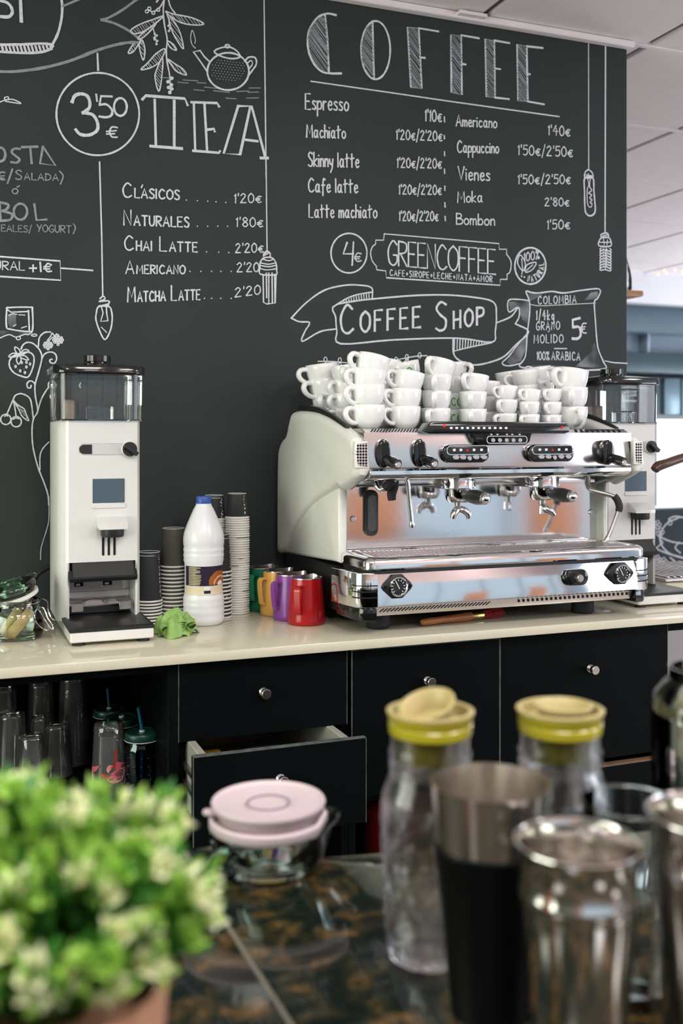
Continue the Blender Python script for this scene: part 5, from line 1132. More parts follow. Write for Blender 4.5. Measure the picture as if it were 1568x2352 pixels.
# ---- paper cups, mouth down, nested
M['paper_dark'] = mat('charcoal_paper', (0.050, 0.050, 0.045), 0.65, var=0.06)
M['paper_white'] = mat('white_paper', (0.70, 0.69, 0.65), 0.6, var=0.04)
M['paper_black'] = mat('black_paper', (0.022, 0.024, 0.027), 0.6, var=0.1)
M['paper_taupe'] = mat('taupe_paper', (0.075, 0.068, 0.056), 0.55, var=0.05)
def paper_proto(R, r, H, m, label, strip=None, rimw=0.0022, rimside=None):
    t = thing('paper_cup', label, 'paper cup', (0, 0, 0))
    bm = BM(); lathe(bm, [(R-0.0012, 0.001), (R, 0.003), (r, H-0.0004), (r-0.0008, H), (r-0.002, H-0.0035), (0, H-0.0045)], 32); b_ = part('cup_body', bm, m, t)
    bm = BM(); tube(bm, [((R+0.0004)*math.cos(a*PI/18), (R+0.0004)*math.sin(a*PI/18), rimw) for a in range(36)], rimw, 8, closed=True); part('rim', bm, 'paper_white', t, 'white rolled rim')
    if rimside: bm = BM(); lathe(bm, [(R+0.0002, 0.003), (R-(R-r)*rimside/H+0.0004, rimside)], 32); part('printed_band', bm, 'paper_white', t)
    bm = BM(); tube(bm, [((r-0.0004)*math.cos(a*PI/18), (r-0.0004)*math.sin(a*PI/18), H-0.0006) for a in range(36)], 0.0008, 6, closed=True); part('base_edge', bm, 'paper_white', t, 'white bottom edge')
    if strip is not None:
        bm = BM(); z = 0.012
        while z < H-0.006:
            w = random.choice((0.004, 0.007, 0.010)); 
            for k in range(2):
                a = strip+random.uniform(-.02, .02)+k*0.09
                if random.random() < .8: patch(bm, (0, 0, 0), lambda q: R+(r-R)*q/H+0.0004, a, a+random.uniform(.04, .08), z, min(z+w*random.uniform(.4, .8), H-0.005), 2)
            z += w+0.0015
        part('printed_strip', bm, 'paper_white', t, 'column of white print')
    return t
def cup_stack(proto, x, y, n, pitch, top_label, mid_label, group, z0=CT):
    for i in range(n):
        lab = top_label if i == n-1 else mid_label; rz = random.uniform(-.05, .05) if i == n-1 else random.uniform(-.5, .5)
        loc = Vector((x+random.uniform(-.0006, .0006), y+random.uniform(-.0006, .0006), z0+i*pitch))
        if i == 0: o = proto; o.location = loc; o.rotation_euler = (0, 0, rz); o['label'] = lab; o['group'] = group
        else: dup(proto, loc, (0, 0, rz), lab, group)
def cam_ang(x, y): return math.atan2(-y, -x)
p1 = at(342, 1430, 2.39); p2 = at(398, 1425, 2.41); p3 = at(501, 1420, 2.41); p4 = at(545, 1412, 2.45); p5 = at(491, 1412, 2.49)
cup_stack(paper_proto(0.0290, 0.0245, 0.116, 'paper_black', '', cam_ang(p1.x, p1.y)+1.0), p1.x, p1.y, 8, 0.0074, 'tall black paper cup topping the short stack beside the first grinder', 'black paper cup nested in the short stack beside the first grinder', 'paper cups in the short stack beside the grinder')
cup_stack(paper_proto(0.0312, 0.0262, 0.092, 'paper_taupe', ''), p2.x, p2.y, 15, 0.0091, 'taupe paper cup topping the stack behind the green cloth', 'taupe paper cup with white rim nested in the stack behind the green cloth', 'paper cups in the stack behind the cloth')
cup_stack(paper_proto(0.0312, 0.0262, 0.092, 'paper_black', '', cam_ang(p3.x, p3.y)+1.1), p3.x, p3.y, 13, 0.0091, 'black paper cup topping the stack hidden behind the milk bottle', 'black paper cup with white rim nested in the stack right behind the milk bottle', 'paper cups in the stack behind the milk bottle')
cup_stack(paper_proto(0.0283, 0.0225, 0.062, 'paper_black', '', cam_ang(p4.x, p4.y)+0.75, 0.0019, 0.0055), p4.x, p4.y, 42, 0.00572, 'small black paper cup topping the tallest white rimmed stack', 'small paper cup with white edge nested in the tallest stack near the green jug', 'small paper cups in the tallest stack')
cup_stack(paper_proto(0.0283, 0.0225, 0.062, 'paper_black', '', cam_ang(p5.x, p5.y)+0.85, 0.0019, 0.0055), p5.x, p5.y, 41, 0.00572, 'small black paper cup topping the second tall stack behind the milk bottle cap', 'small paper cup with white edge nested in the second tall stack behind the bottle', 'small paper cups in the second tall stack')
# ---- milk jugs
M['jug_red'] = mat('red_enamel', (0.36, 0.004, 0.006), 0.3, var=0.03, coat=0.3); M['jug_purple'] = mat('purple_enamel', (0.20, 0.045, 0.27), 0.35, var=0.03, coat=0.2)
M['jug_yellow'] = mat('yellow_enamel', (0.72, 0.40, 0.09), 0.35, var=0.03, coat=0.2); M['jug_green'] = mat('green_enamel', (0.004, 0.13, 0.06), 0.35, var=0.03, coat=0.2)
def jug(x, y, m, label, az, writing=False):
    t = thing('milk_jug', label, 'jug', (x, y, CT), 'steel milk jugs lined up before the espresso machine')
    def bend(bm):
        for v in bm.verts:
            a = math.atan2(v.co.y-y, v.co.x-x); d = abs((a-(az+PI)+PI) % (2*PI)-PI); z = v.co.z-CT
            if z > 0.07 and d < 0.55:
                k = (z-0.07)/0.04*(math.cos(d/0.55*PI/2))**2*0.010; v.co.x += k*math.cos(az+PI); v.co.y += k*math.sin(az+PI); v.co.z += k*0.25
    c = (x, y, CT)
    bm = BM(); lathe(bm, [(0, 0.001), (0.041, 0.0), (0.0438, 0.003), (0.0440, 0.012), (0.0425, 0.04), (0.0395, 0.075), (0.0372, 0.095), (0.0366, 0.108)], 48, c=c); bend(bm); part('jug_body', bm, m, t, sharp=60)
    bm = BM(); lathe(bm, [(0.0370, 0.1065), (0.0368, 0.1086), (0.0358, 0.1086), (0.0362, 0.095), (0.0385, 0.075), (0.0415, 0.04), (0.042, 0.006), (0, 0.005)], 48, c=c); bend(bm); part('liner', bm, 'steel', t, 'bare steel rim and inside')
    ca, sa = math.cos(az), math.sin(az); bm = BM()
    pts = [(0.0375, 0.090), (0.050, 0.0925), (0.0565, 0.088), (0.0580, 0.078), (0.0560, 0.055), (0.0530, 0.036), (0.0505, 0.030), (0.0470, 0.030), (0.042, 0.034)]
    Q = smooth_pts([Vector((r_, 0, z)) for r_, z in pts], 4); rows = []
    for i, q in enumerate(Q):
        tt = (Q[min(i+1, len(Q)-1)]-Q[max(i-1, 0)]).normalized(); nn = Vector((-tt.z, 0, tt.x))*0.0018; w = 0.0068
        rows.append([bm.verts.new((x+ca*(q.x+s1*nn.x)-sa*s2*w, y+sa*(q.x+s1*nn.x)+ca*s2*w, CT+q.z+s1*nn.z)) for s1, s2 in ((1, 1), (1, -1), (-1, -1), (-1, 1))])
    for A, B in zip(rows, rows[1:]):
        for k in range(4): bm.faces.new((A[k], A[(k+1) % 4], B[(k+1) % 4], B[k]))
    bm.faces.new(rows[0]); bm.faces.new(rows[-1][::-1]); part('handle', bm, m, t)
    if writing:
        bm = BM(); a = cam_ang(x, y)
        for z, w in ((0.075, .16), (0.068, .20), (0.060, .22), (0.052, .2), (0.045, .18)):
            for k in range(4): patch(bm, c, lambda q: 0.0441-0.00007*(q*1000)**1.0*1.0+0.0004, a+1.15+k*.05, a+1.15+k*.05+.03, z, z+0.003, 2)
        patch(bm, c, lambda q: 0.0436, a+1.25, a+1.42, 0.030, 0.038, 3); part('engraving', bm, 'print_gold', t, 'faint pale engraved lettering')
jug(0.790, 2.252, 'jug_red', 'red milk jug nearest the edge of the worktop', math.radians(-131))
jug(0.776, 2.322, 'jug_purple', 'purple milk jug between the yellow jug and the red one', math.radians(-157))
jug(0.766, 2.395, 'jug_yellow', 'yellow milk jug between the green jug and the purple one', math.radians(-158))
jug(0.752, 2.470, 'jug_green', 'dark green milk jug at the back of the row by the wall', math.radians(-138))
# ---- green cloth: a crumpled sheet with a rolled fold
M['cloth'] = mat('green_microfibre', (0.25, 0.42, 0.12), 0.9, var=0.12, scale=60, bump=0.4, bscale=500)
cc = Vector((0.475, 2.235, CT))
from mathutils import noise as NZ
def cloth():
    bm = BM(); N = 64; g = []
    for i in range(N+1):
        row = []
        for j in range(N+1):
            a, b_ = (i/N-.5)*2, (j/N-.5)*2
            d = math.hypot(a, b_); sq = max(abs(a), abs(b_))/max(d, 1e-6); a2, b2 = a*sq, b_*sq; d = min(1, math.hypot(a2, b2))
            th = math.atan2(b2, a2)
            h = 0.056*(max(0, 1-d**2.2))**0.8
            f = NZ.noise(Vector((a2*2.1, b2*2.1, 3.3)))*0.016+math.sin(th*5+7*d+NZ.noise(Vector((a2*1.6, b2*1.6, 9)))*6)*0.0115*d+math.sin(th*11+5*d)*0.004*d-0.010*math.exp(-((a2+.1)**2+(b2+.25)**2)*9)
            h = max(0.0012+0.001*math.sin(th*7), h+f*(0.5+d*.5)*(1 if d < .93 else .5))
            R = 0.046*(1+0.18*math.sin(th*3+1)+0.10*math.sin(th*7+2))
            row.append(bm.verts.new((cc.x+a2*R*1.0+NZ.noise(Vector((a2*3, b2*3, 1)))*0.004, cc.y+b2*R+NZ.noise(Vector((a2*3, b2*3, 5)))*0.004, CT+h)))
        g.append(row)
    for i in range(N):
        for j in range(N): bm.faces.new((g[i][j], g[i+1][j], g[i+1][j+1], g[i][j+1]))
    # rolled corner with spiral end toward the room
    for (ox, oz, R0, turns, L0) in ((0.004, 0.020, 0.017, 2.3, 0.035), (0.030, 0.022, 0.013, 1.4, 0.03), (-0.026, 0.017, 0.014, 1.5, 0.03)):
        rows = []
        for k in range(44):
            t = k/43; a = t*turns*2*PI+ox*40; r_ = R0*(1-t*.78)+0.001*math.sin(a*3)
            x, z = cc.x+ox+r_*math.cos(a)*1.15, CT+max(0.0015, oz+r_*math.sin(a)*.9)
            rows.append([bm.verts.new((x+0.003*math.sin(q*3+a), cc.y-0.040+q*L0-0.010*math.sin(a*.5)*q, z+0.004*q)) for q in (0, .35, .7, 1)])
        for A, B in zip(rows, rows[1:]):
            for q in range(3): bm.faces.new((A[q], A[q+1], B[q+1], B[q]))
    bmesh.ops.solidify(bm, geom=list(bm.faces), thickness=0.0012)
    return single('cleaning_cloth', bm, 'cloth', cc, 'crumpled lime green cleaning cloth beside the milk bottle', 'cloth', sharp=80)
cloth()
# ---- brush under the machine
M['brush_wood'] = mat('orange_brown_wood', (0.36, 0.13, 0.045), 0.4, var=0.15, scale=20, stretch=(1, 8, 8)); M['brass'] = mat('brass_ferrule', (0.62, 0.42, 0.14), 0.25, 1.0, var=0.08)
M['bristle'] = mat('red_bristles', (0.32, 0.022, 0.03), 0.7, var=0.35, scale=200, stretch=(1, 6, 6))
b0, b1 = Vector((1.0186, 2.112, CT+0.011)), Vector((1.245, 2.150, CT+0.013)); D = (b1-b0)
br = thing('cleaning_brush', 'wooden brush with red bristles lying under the espresso machine', 'brush', (b0.x, b0.y, CT))
B = lambda t_, dz=0: b0+D*t_+Vector((0, 0, dz))
bm = BM(); tube(bm, [B(0), B(.02), B(.1), B(.3), B(.5), B(.60), B(.64)], [0.003, 0.007, 0.0085, 0.0085, 0.0105, 0.011, 0.0095], 14, sm=4); part('handle', bm, 'brush_wood', br)
bm = BM(); tube(bm, [B(.635), B(.65), B(.70), B(.76), B(.775)], [0.0098, 0.0105, 0.0102, 0.0105, 0.010], 16); part('ferrule', bm, 'brass', br)
bm = BM()
dn = D.normalized(); sd = Vector((-dn.y, dn.x, 0))
for k in range(170):
    a, r_ = random.random()*2*PI, math.sqrt(random.random()); o = sd*(math.cos(a)*r_)+Vector((0, 0, math.sin(a)*r_))
    tube(bm, [B(.765)+o*0.0085, B(.88)+o*0.0115, B(1.0+random.uniform(-.02, .03))+o*0.0165+Vector((0, 0, .003))], 0.0008, 4, caps=False)
part('bristles', bm, 'bristle', br, 'red bristles')
# ---- clip top jar with sachets
w = lambda u, v, y: at(u, v, y)
jc = Vector((at(38, 1470, 2.318).x, 2.318, CT)); M['jar_glass'] = thin_glass('jar_glass', (0.90, 0.95, 0.91), 0.02, 1.45); M['green_glass'] = thin_glass('green_tinted_glass', (0.70, 0.85, 0.74), 0.02, 1.6)
jr = thing('clip_top_jar', 'open clip top glass jar of brown sachets at the left end of the worktop', 'jar', jc)
bm = BM(); lathe(bm, [(0, 0.001), (0.046, 0.0), (0.0545, 0.006), (0.0575, 0.018), (0.0575, 0.048), (0.054, 0.060), (0.047, 0.068), (0.045, 0.072), (0.045, 0.082), (0.047, 0.085), (0.043, 0.085), (0.042, 0.072), (0.045, 0.066), (0.052, 0.058), (0.055, 0.046), (0.055, 0.018), (0.050, 0.008), (0, 0.006)], 40, c=jc); part('jar_body', bm, 'jar_glass', jr)
lt = at(30, 1353, 2.325); T = Matrix.Translation(lt) @ Matrix.Rotation(math.radians(-17), 4, 'Y') @ Matrix.Rotation(math.radians(6), 4, 'X')
bm = BM(); lathe(bm, [(0, -0.012), (0.040, -0.012), (0.046, -0.008), (0.048, -0.004), (0.050, 0.002), (0.049, 0.008), (0.044, 0.013), (0.030, 0.017), (0, 0.018), (0, 0.010), (0.038, 0.006), (0.040, -0.006), (0, -0.009)], 36, T); jl = part('jar_lid', bm, 'green_glass', jr, 'thick greenish glass lid standing open')
M['seal'] = mat('white_rubber_seal', (0.72, 0.74, 0.66), 0.5, var=0.04)
bm = BM(); lathe(bm, [(0.043, -0.020), (0.0495, -0.020), (0.0500, -0.0155), (0.0495, -0.012), (0.043, -0.012)], 36, T); part('seal', bm, 'seal', jl, 'white rubber seal')
bm = BM()
tube(bm, [(jc.x+0.0462*math.cos(a*PI/20), jc.y+0.0462*math.sin(a*PI/20), CT+0.0775) for a in range(40)], 0.0013, 6, closed=True)
part('wire_ring', bm, 'chrome', jr); bm = BM()
tube(bm, [w(83, 1405, 2.29), w(92, 1378, 2.29), w(108, 1382, 2.29), w(110, 1400, 2.29), w(118, 1420, 2.285), w(128, 1425, 2.285)], 0.0012, 6, sm=3)
part('wire_clip', bm, 'chrome', jr); bm = BM()
tube(bm, [w(84, 1400, 2.28), w(78, 1422, 2.275), w(100, 1445, 2.27), w(112, 1446, 2.27), w(104, 1425, 2.275), w(92, 1405, 2.28), w(84, 1400, 2.28)], 0.0013, 6, sm=3)
part('wire_clip', bm, 'chrome', jr); bm = BM()
tube(bm, [w(88, 1398, 2.28), w(100, 1396, 2.275), w(110, 1420, 2.27), w(122, 1440, 2.27), w(118, 1445, 2.27), w(100, 1420, 2.272)], 0.0013, 6, sm=3)
part('wire_clip', bm, 'chrome', jr); bm = BM()
tube(bm, [w(60, 1322, 2.30), w(72, 1317, 2.30), w(82, 1318, 2.30), w(78, 1325, 2.30)], 0.0013, 6, sm=3)
part('wire_clip', bm, 'chrome', jr, 'looped steel wire clip')
M['kraft'] = mat('kraft_paper', (0.56, 0.36, 0.16), 0.7, var=0.1, scale=30); M['kraft2'] = mat('pale_paper', (0.62, 0.50, 0.24), 0.7, var=0.1, scale=30); M['maroon'] = mat('maroon_paper', (0.12, 0.015, 0.012), 0.6, var=0.1)
def sachet(p0, p1, y0, y1, wd, m, label):
    a, b_ = at(*p0, y0), at(*p1, y1); d = b_-a; L = d.length; dn = d/L; sdv = dn.cross(Vector((0, 1, 0))).normalized(); nv = sdv.cross(dn).normalized()
    bm = BM(); rows = []; n = 10
    for i in range(n+1):
        t = i/n; th = 0.0030*math.sin(PI*min(1, max(0, (t-.06)/.88)))+0.0004; r_ = []
        for k in range(6): s1 = -1+2*k/5; r_.append(bm.verts.new(a+d*t+sdv*(wd*s1)+nv*(th*(1-s1*s1)+0.0006*math.sin(9*t+k))))
        for k in range(5, -1, -1): s1 = -1+2*k/5; r_.append(bm.verts.new(a+d*t+sdv*(wd*s1)-nv*(th*(1-s1*s1)+0.0003)))
        rows.append(r_)
    for A, Bq in zip(rows, rows[1:]):
        for k in range(12): bm.faces.new((A[k], A[(k+1) % 12], Bq[(k+1) % 12], Bq[k]))
    bm.faces.new(rows[0]); bm.faces.new(rows[-1][::-1])
    single('sugar_sachet', bm, m, a, label, 'sachet', 'sachets in the clip top jar')
sachet((14, 1470), (72, 1402), 2.280, 2.305, 0.0115, 'kraft', 'brown paper sachet at the front of the clip top jar')
sachet((2, 1462), (42, 1398), 2.300, 2.32, 0.009, 'kraft2', 'pale brown sachet behind the front one in the jar')
sachet((24, 1440), (62, 1394), 2.315, 2.335, 0.009, 'kraft', 'brown sachet at the back of the clip top jar')
sachet((50, 1400), (80, 1380), 2.325, 2.330, 0.008, 'maroon', 'dark red sachet sticking up under the open jar lid')
# ---- citrus press with brown lever, drip station beside the second grinder
M['lever_brown'] = mat('dark_brown_lever', (0.065, 0.028, 0.018), 0.3, var=0.2, scale=40)
pr_ = thing('lever_press', 'press whose dark brown lever reaches in before the second grinder', 'press', (1.93, 2.06, CT))
bm = BM(); prism(bm, rrect(1.87, 1.99, 2.03, 2.12, 0.02), 'z', CT, CT+0.018, 0.003, 2); part('base', bm, 'black_satin', pr_)
bm = BM(); cyl(bm, (1.94, 2.075, CT+0.018), (1.94, 2.075, CT+0.42), 0.012, n=18); part('post', bm, 'steel', pr_)
bm = BM(); tube(bm, [at(1503, 1079, 2.05), at(1511, 1071, 2.05), at(1530, 1064, 2.05), at(1568, 1051, 2.06), at(1620, 1040, 2.07), Vector((1.94, 2.075, CT+0.40))], [0.010, 0.012, 0.0115, 0.0115, 0.012, 0.012], 14, sm=5, flat=1.2); part('lever', bm, 'lever_brown', pr_, 'dark brown lever')
ds = thing('drip_station', 'beige drip box with a black ridged grill behind the second grinder', 'drip tray', (2.05, 2.45, CT))
bm = BM(); box(bm, (1.885, 2.33, CT), (2.25, 2.60, CT+0.028), 0.004, 2); part('box', bm, 'worktop', ds)
bm = BM(); box(bm, (1.875, 2.32, CT+0.030), (2.26, 2.61, CT+0.040), 0.002, 1)
for i in range(17): box(bm, (1.885+i*0.022, 2.325, CT+0.040), (1.894+i*0.022, 2.605, CT+0.045), 0.001, 1)
part('grill', bm, 'worn_steel', ds, 'dark ridged grill')
# ---- glasses and jars on the open shelf (stored upside down)
def tumbler(u, y, R, r, H, label, stackn=1, z0=SHZ):
    p = at(u, 1700, y); c = Vector((p.x, y, z0))
    t = thing('glass_tumbler', label, 'glass', c, 'glass tumblers upside down on the open shelf')
    bm = BM(); n = 48
    def rad(r_): return r_
    lathe(bm, [(R-0.0018, 0.0), (R, 0.001), (R-0.001, 0.004), (R+(r-R)*0.55, H*0.55), (r, H-0.010), (r-0.001, H-0.003), (r-0.004, H), (0, H-0.001), (0, H-0.010), (r-0.004, H-0.011), (R+(r-R)*.55-0.002, H*.55), (R-0.003, 0.003), (R-0.0018, 0.0)], n, c=c)
    for v in bm.verts:
        a = math.atan2(v.co.y-c.y, v.co.x-c.x); z = v.co.z-CT
        if H*0.1 < v.co.z-z0 < H-0.012: k = 1+0.012*math.cos(a*16); v.co.x = c.x+(v.co.x-c.x)*k; v.co.y = c.y+(v.co.y-c.y)*k
    part('glass_body', bm, 'dim_glass', t, sharp=60)
    bm = BM(); tube(bm, [(c.x+(R-.001)*math.cos(a*PI/20), c.y+(R-.001)*math.sin(a*PI/20), z0+0.001) for a in range(40)], 0.0011, 6, closed=True); part('rim', bm, 'dim_glass', t)
    bm = BM(); lathe(bm, [(r-0.006, H-0.0105), (r-0.0015, H-0.009), (r-0.0015, H-0.004), (r-0.005, H-0.0012)], n, c=c); part('thick_base', bm, 'dim_glass', t)
    return t
tumbler(72, 2.315, 0.038, 0.0265, 0.118, 'glass tumbler at the front of the shelf, lowest among the leaves')
tumbler(131, 2.395, 0.036, 0.028, 0.115, 'glass tumbler right of the front one on the shelf')
tumbler(26, 2.375, 0.037, 0.029, 0.155, 'tall glass tumbler at the left edge of the picture')
tumbler(94, 2.475, 0.036, 0.028, 0.195, 'tall ribbed tumbler standing upside down in the back row')
tumbler(90, 2.395, 0.020, 0.017, 0.135, 'narrow tumbler squeezed between the two front glasses')
tumbler(168, 2.470, 0.040, 0.031, 0.205, 'tall dim tumbler in the back row left of the jars')
tumbler(8, 2.455, 0.036, 0.028, 0.195, 'tall tumbler in the back row at the picture edge')
# flamingo glass
p = at(250, 1700, 2.235); fc = Vector((p.x, 2.235, SHZ)); fg = thing('flamingo_glass', 'upside down glass printed with pink flamingos on the shelf', 'glass', fc)
fH, fR, fr = 0.150, 0.0385, 0.0315
frz = lambda z: fR+(fr-fR)*z/fH
bm = BM(); lathe(bm, [(fR-0.002, 0), (fR, 0.001), (fr+0.001, fH-0.028), (fr, fH-0.020), (fr+0.0005, fH-0.006), (fr-0.004, fH), (0, fH-0.001), (0, fH-0.022), (fr-0.003, fH-0.024), (fR-0.002, 0)], 40, c=fc); part('glass_body', bm, 'dim_glass', fg, sharp=60)
M['pink'] = mat('flamingo_pink', (0.62, 0.12, 0.16), 0.4, var=0.05); M['pink_lt'] = mat('pale_pink', (0.60, 0.27, 0.25), 0.4, var=0.05); M['red_print'] = mat('red_print', (0.50, 0.02, 0.015), 0.4, var=0.05)
fa_ = cam_ang(fc.x, fc.y); FK = 1/(0.0362*F_PX/2.28)
def fpt(x, y):          # crop pixel (0,1500 zoom) -> point on the glass
    u, v = x/3.409, 1500+y/3.409; s1 = max(-.97, min(.97, (u-250)/37.0)); a = fa_+math.asin(s1); z = (1000-v)/F_PX*2.225+EYE-SHZ; z = min(max(z, 0.002), fH-.03)
    return Vector((fc.x+(frz(z)+0.0005)*math.cos(a), fc.y+(frz(z)+0.0005)*math.sin(a), SHZ+z))
def fpoly(name, polys, m, label=None):
    bm = BM()
    for q in polys:
        pts = [tuple(map(float, s_.split(','))) for s_ in q.split()]; pts = [tuple(v[:2]) for v in smooth_pts([Vector((*p_, 0)) for p_ in pts], 3, True)]
        cx, cy = sum(p_[0] for p_ in pts)/len(pts), sum(p_[1] for p_ in pts)/len(pts); cv = bm.verts.new(fpt(cx, cy)); vs = [bm.verts.new(fpt(*p_)) for p_ in pts]
        for i in range(len(vs)): bm.faces.new((cv, vs[i], vs[(i+1) % len(vs)]))
    part(name, bm, m, fg, label)
fpoly('flamingo_print', ['790,870 850,885 905,855 950,880 955,915 900,920 840,910', '905,800 965,820 968,862 930,860 900,850', '720,850 750,830 782,818 760,860 725,885'], 'pink', 'pink flamingo print')
fpoly('flamingo_print', ['835,905 900,915 955,905 945,940 895,955 850,935', '955,865 972,880 975,930 980,960 970,980 958,965 965,930 958,890', '835,840 850,815 880,820 865,845 850,870 838,860', '728,870 745,900 742,960 752,985 738,998 728,970 732,920'], 'pink_lt', 'pale pink necks and bellies')
fpoly('flamingo_print', ['795,868 812,885 850,905 858,918 800,898', '900,705 912,706 906,780 900,850 892,800', '855,838 900,800 904,806 872,846 868,850'], 'red_print', 'red legs and wing tips')
# mason jars with lids and straws
M['lid_green'] = mat('dark_green_lid', (0.006, 0.045, 0.035), 0.35, var=0.08); M['straw'] = mat('teal_straw', (0.010, 0.10, 0.16), 0.35, var=0.08); M['teal_glass'] = thin_glass('teal_glass', (0.22, 0.36, 0.38), 0.05, 1.7, (.8, 1, 1)); M['line_white'] = mat('white_lid_edge', (0.6, 0.6, 0.57), 0.5, var=0.04)
def mason(u, y, label, straw):
    p = at(u, 1700, y); c = Vector((p.x, y, SHZ)); t = thing('mason_jar', label, 'jar', c, 'lidded drinking jars on the open shelf')
    pf = [(0, 0.001), (0.032, 0), (0.0355, 0.005), (0.036, 0.03), (0.036, 0.09), (0.033, 0.103), (0.031, 0.108), (0.031, 0.113), (0, 0.113)]
    bm = BM(); lathe(bm, pf, 40, c=c)
    for v in bm.verts:
        a = math.atan2(v.co.y-c.y, v.co.x-c.x)
        if 0.02 < v.co.z-SHZ < 0.095: k = 1+0.03*math.cos(a*12); v.co.x = c.x+(v.co.x-c.x)*k; v.co.y = c.y+(v.co.y-c.y)*k
    for k in range(4):
        for q in range(14): a = q*2*PI/14; lathe(bm, [(0, -0.003), (0.0022, -0.002), (0.003, 0), (0.0022, 0.002), (0, 0.003)], 6, c=(c.x+0.0362*math.cos(a), c.y+0.0362*math.sin(a), SHZ+0.025+k*0.018))
    part('jar_body', bm, 'teal_glass', t)
    bm = BM(); lathe(bm, [(0, 0.112), (0.0365, 0.112), (0.0375, 0.114), (0.0375, 0.126), (0.0355, 0.129), (0.030, 0.129), (0.029, 0.128), (0, 0.128)], 40, c=c); ld = part('jar_lid', bm, 'lid_green', t, 'dark green screw lid')
    bm = BM(); tube(bm, [(c.x+0.0374*math.cos(a*PI/20), c.y+0.0374*math.sin(a*PI/20), SHZ+0.1125) for a in range(40)], 0.0009, 6, closed=True); part('lid_edge', bm, 'line_white', ld, 'thin white lid edge')
    bm = BM(); lathe(bm, [(0.004, 0.128), (0.006, 0.128), (0.006, 0.1315), (0.004, 0.1315)], 14, c=c); part('grommet', bm, 'line_white', ld)
    bm = BM(); lathe(bm, [(0.0365, 0.02), (0.037, 0.022), (0.0365, 0.024)], 30, c=c); part('rib', bm, 'teal_glass', t)
    if straw: bm = BM(); tube(bm, [(c.x, c.y, SHZ+0.02), (c.x, c.y, SHZ+0.131), (c.x-straw[0], c.y, SHZ+0.131+straw[1])], 0.0036, 10); part('straw', bm, 'straw', t, 'teal drinking straw')
mason(326, 2.215, 'jar with dark green lid and thick teal straw, nearest on the shelf', (0.008, 0.050))
mason(279, 2.345, 'jar with dark green lid and empty straw hole behind the flamingo glass', None)
mason(251, 2.430, 'jar with thin upright straw at the back of the shelf', (0.004, 0.045))
mason(362, 2.375, 'jar half hidden beside the shelf side panel', None)
mason(345, 2.475, 'jar in the dark back corner of the shelf', None)
CG = 0.913                      # top of the bar counter
# ================================================================== bar counter in the foreground
m, n, l = newmat('brown_black_granite'); b = n['Principled BSDF']; b.inputs['Roughness'].default_value = 0.06; b.inputs['Specular IOR Level'].default_value = 0.55
t = n.new('ShaderNodeTexCoord'); nz = n.new('ShaderNodeTexNoise'); nz.inputs['Scale'].default_value = 26; nz.inputs['Detail'].default_value = 3; nz.inputs['Distortion'].default_value = 0.8
mp = n.new('ShaderNodeMapping'); mp.inputs['Scale'].default_value = (1, 1.0, 1); l.new(t.outputs['Object'], mp.inputs[0]); l.new(mp.outputs[0], nz.inputs['Vector'])
r = n.new('ShaderNodeValToRGB'); e = r.color_ramp.elements
e[0].position = 0.44; e[0].color = (0.005, 0.009, 0.007, 1); e[1].position = 0.70; e[1].color = (0.11, 0.062, 0.022, 1)
q = r.color_ramp.elements.new(0.54); q.color = (0.022, 0.020, 0.010, 1)
l.new(nz.outputs['Fac'], r.inputs[0])
n2 = n.new('ShaderNodeTexNoise'); n2.inputs['Scale'].default_value = 160; n2.inputs['Detail'].default_value = 2; l.new(mp.outputs[0], n2.inputs['Vector'])
mr = n.new('ShaderNodeMapRange'); mr.inputs[1].default_value = .3; mr.inputs[2].default_value = .7; mr.inputs[3].default_value = .5; mr.inputs[4].default_value = 1.5; l.new(n2.outputs['Fac'], mr.inputs[0])
sc = n.new('ShaderNodeVectorMath'); sc.operation = 'SCALE'; l.new(r.outputs[0], sc.inputs[0]); l.new(mr.outputs[0], sc.inputs['Scale']); l.new(sc.outputs[0], b.inputs['Base Color']); M['granite'] = m
slabA = [(-1.5, 1.110), (0.2445, 1.110), (0.2445, 0.960), (0.2535, 0.62), (0.271, -0.2), (-1.5, -0.2)]
slabB = [(0.2455, 1.110), (0.316, 1.106), (0.386, 1.033), (2.2, 0.72), (2.2, -0.2), (0.272, -0.2), (0.2545, 0.62), (0.2455, 0.960)]
bc_ = thing('bar_counter', 'polished dark granite bar counter with brown flecks in the foreground', 'counter', (0.3, 0.5, 0))
for pl in (slabA, slabB): bm = BM(); prism(bm, pl, 'z', CG-0.03, CG, 0.0015, 2); part('granite_slab', bm, 'granite', bc_)
M['joint'] = mat('grey_joint', (0.14, 0.13, 0.10), 0.6, var=0.1)
bm = BM(); prism(bm, [(0.243, 1.108), (0.247, 1.108), (0.247, 0.96), (0.256, 0.62), (0.2735, -0.2), (0.2695, -0.2), (0.252, 0.62), (0.243, 0.96)], 'z', CG-0.02, CG+0.0003); part('slab_joint', bm, 'joint', bc_, 'pale grey joint between the slabs')
bm = BM(); prism(bm, [(-1.45, 1.05), (0.29, 1.05), (0.36, 0.98), (2.15, 0.67), (2.15, 0.1), (-1.45, 0.1)], 'z', 0, CG-0.03); part('carcass', bm, 'cab', bc_)
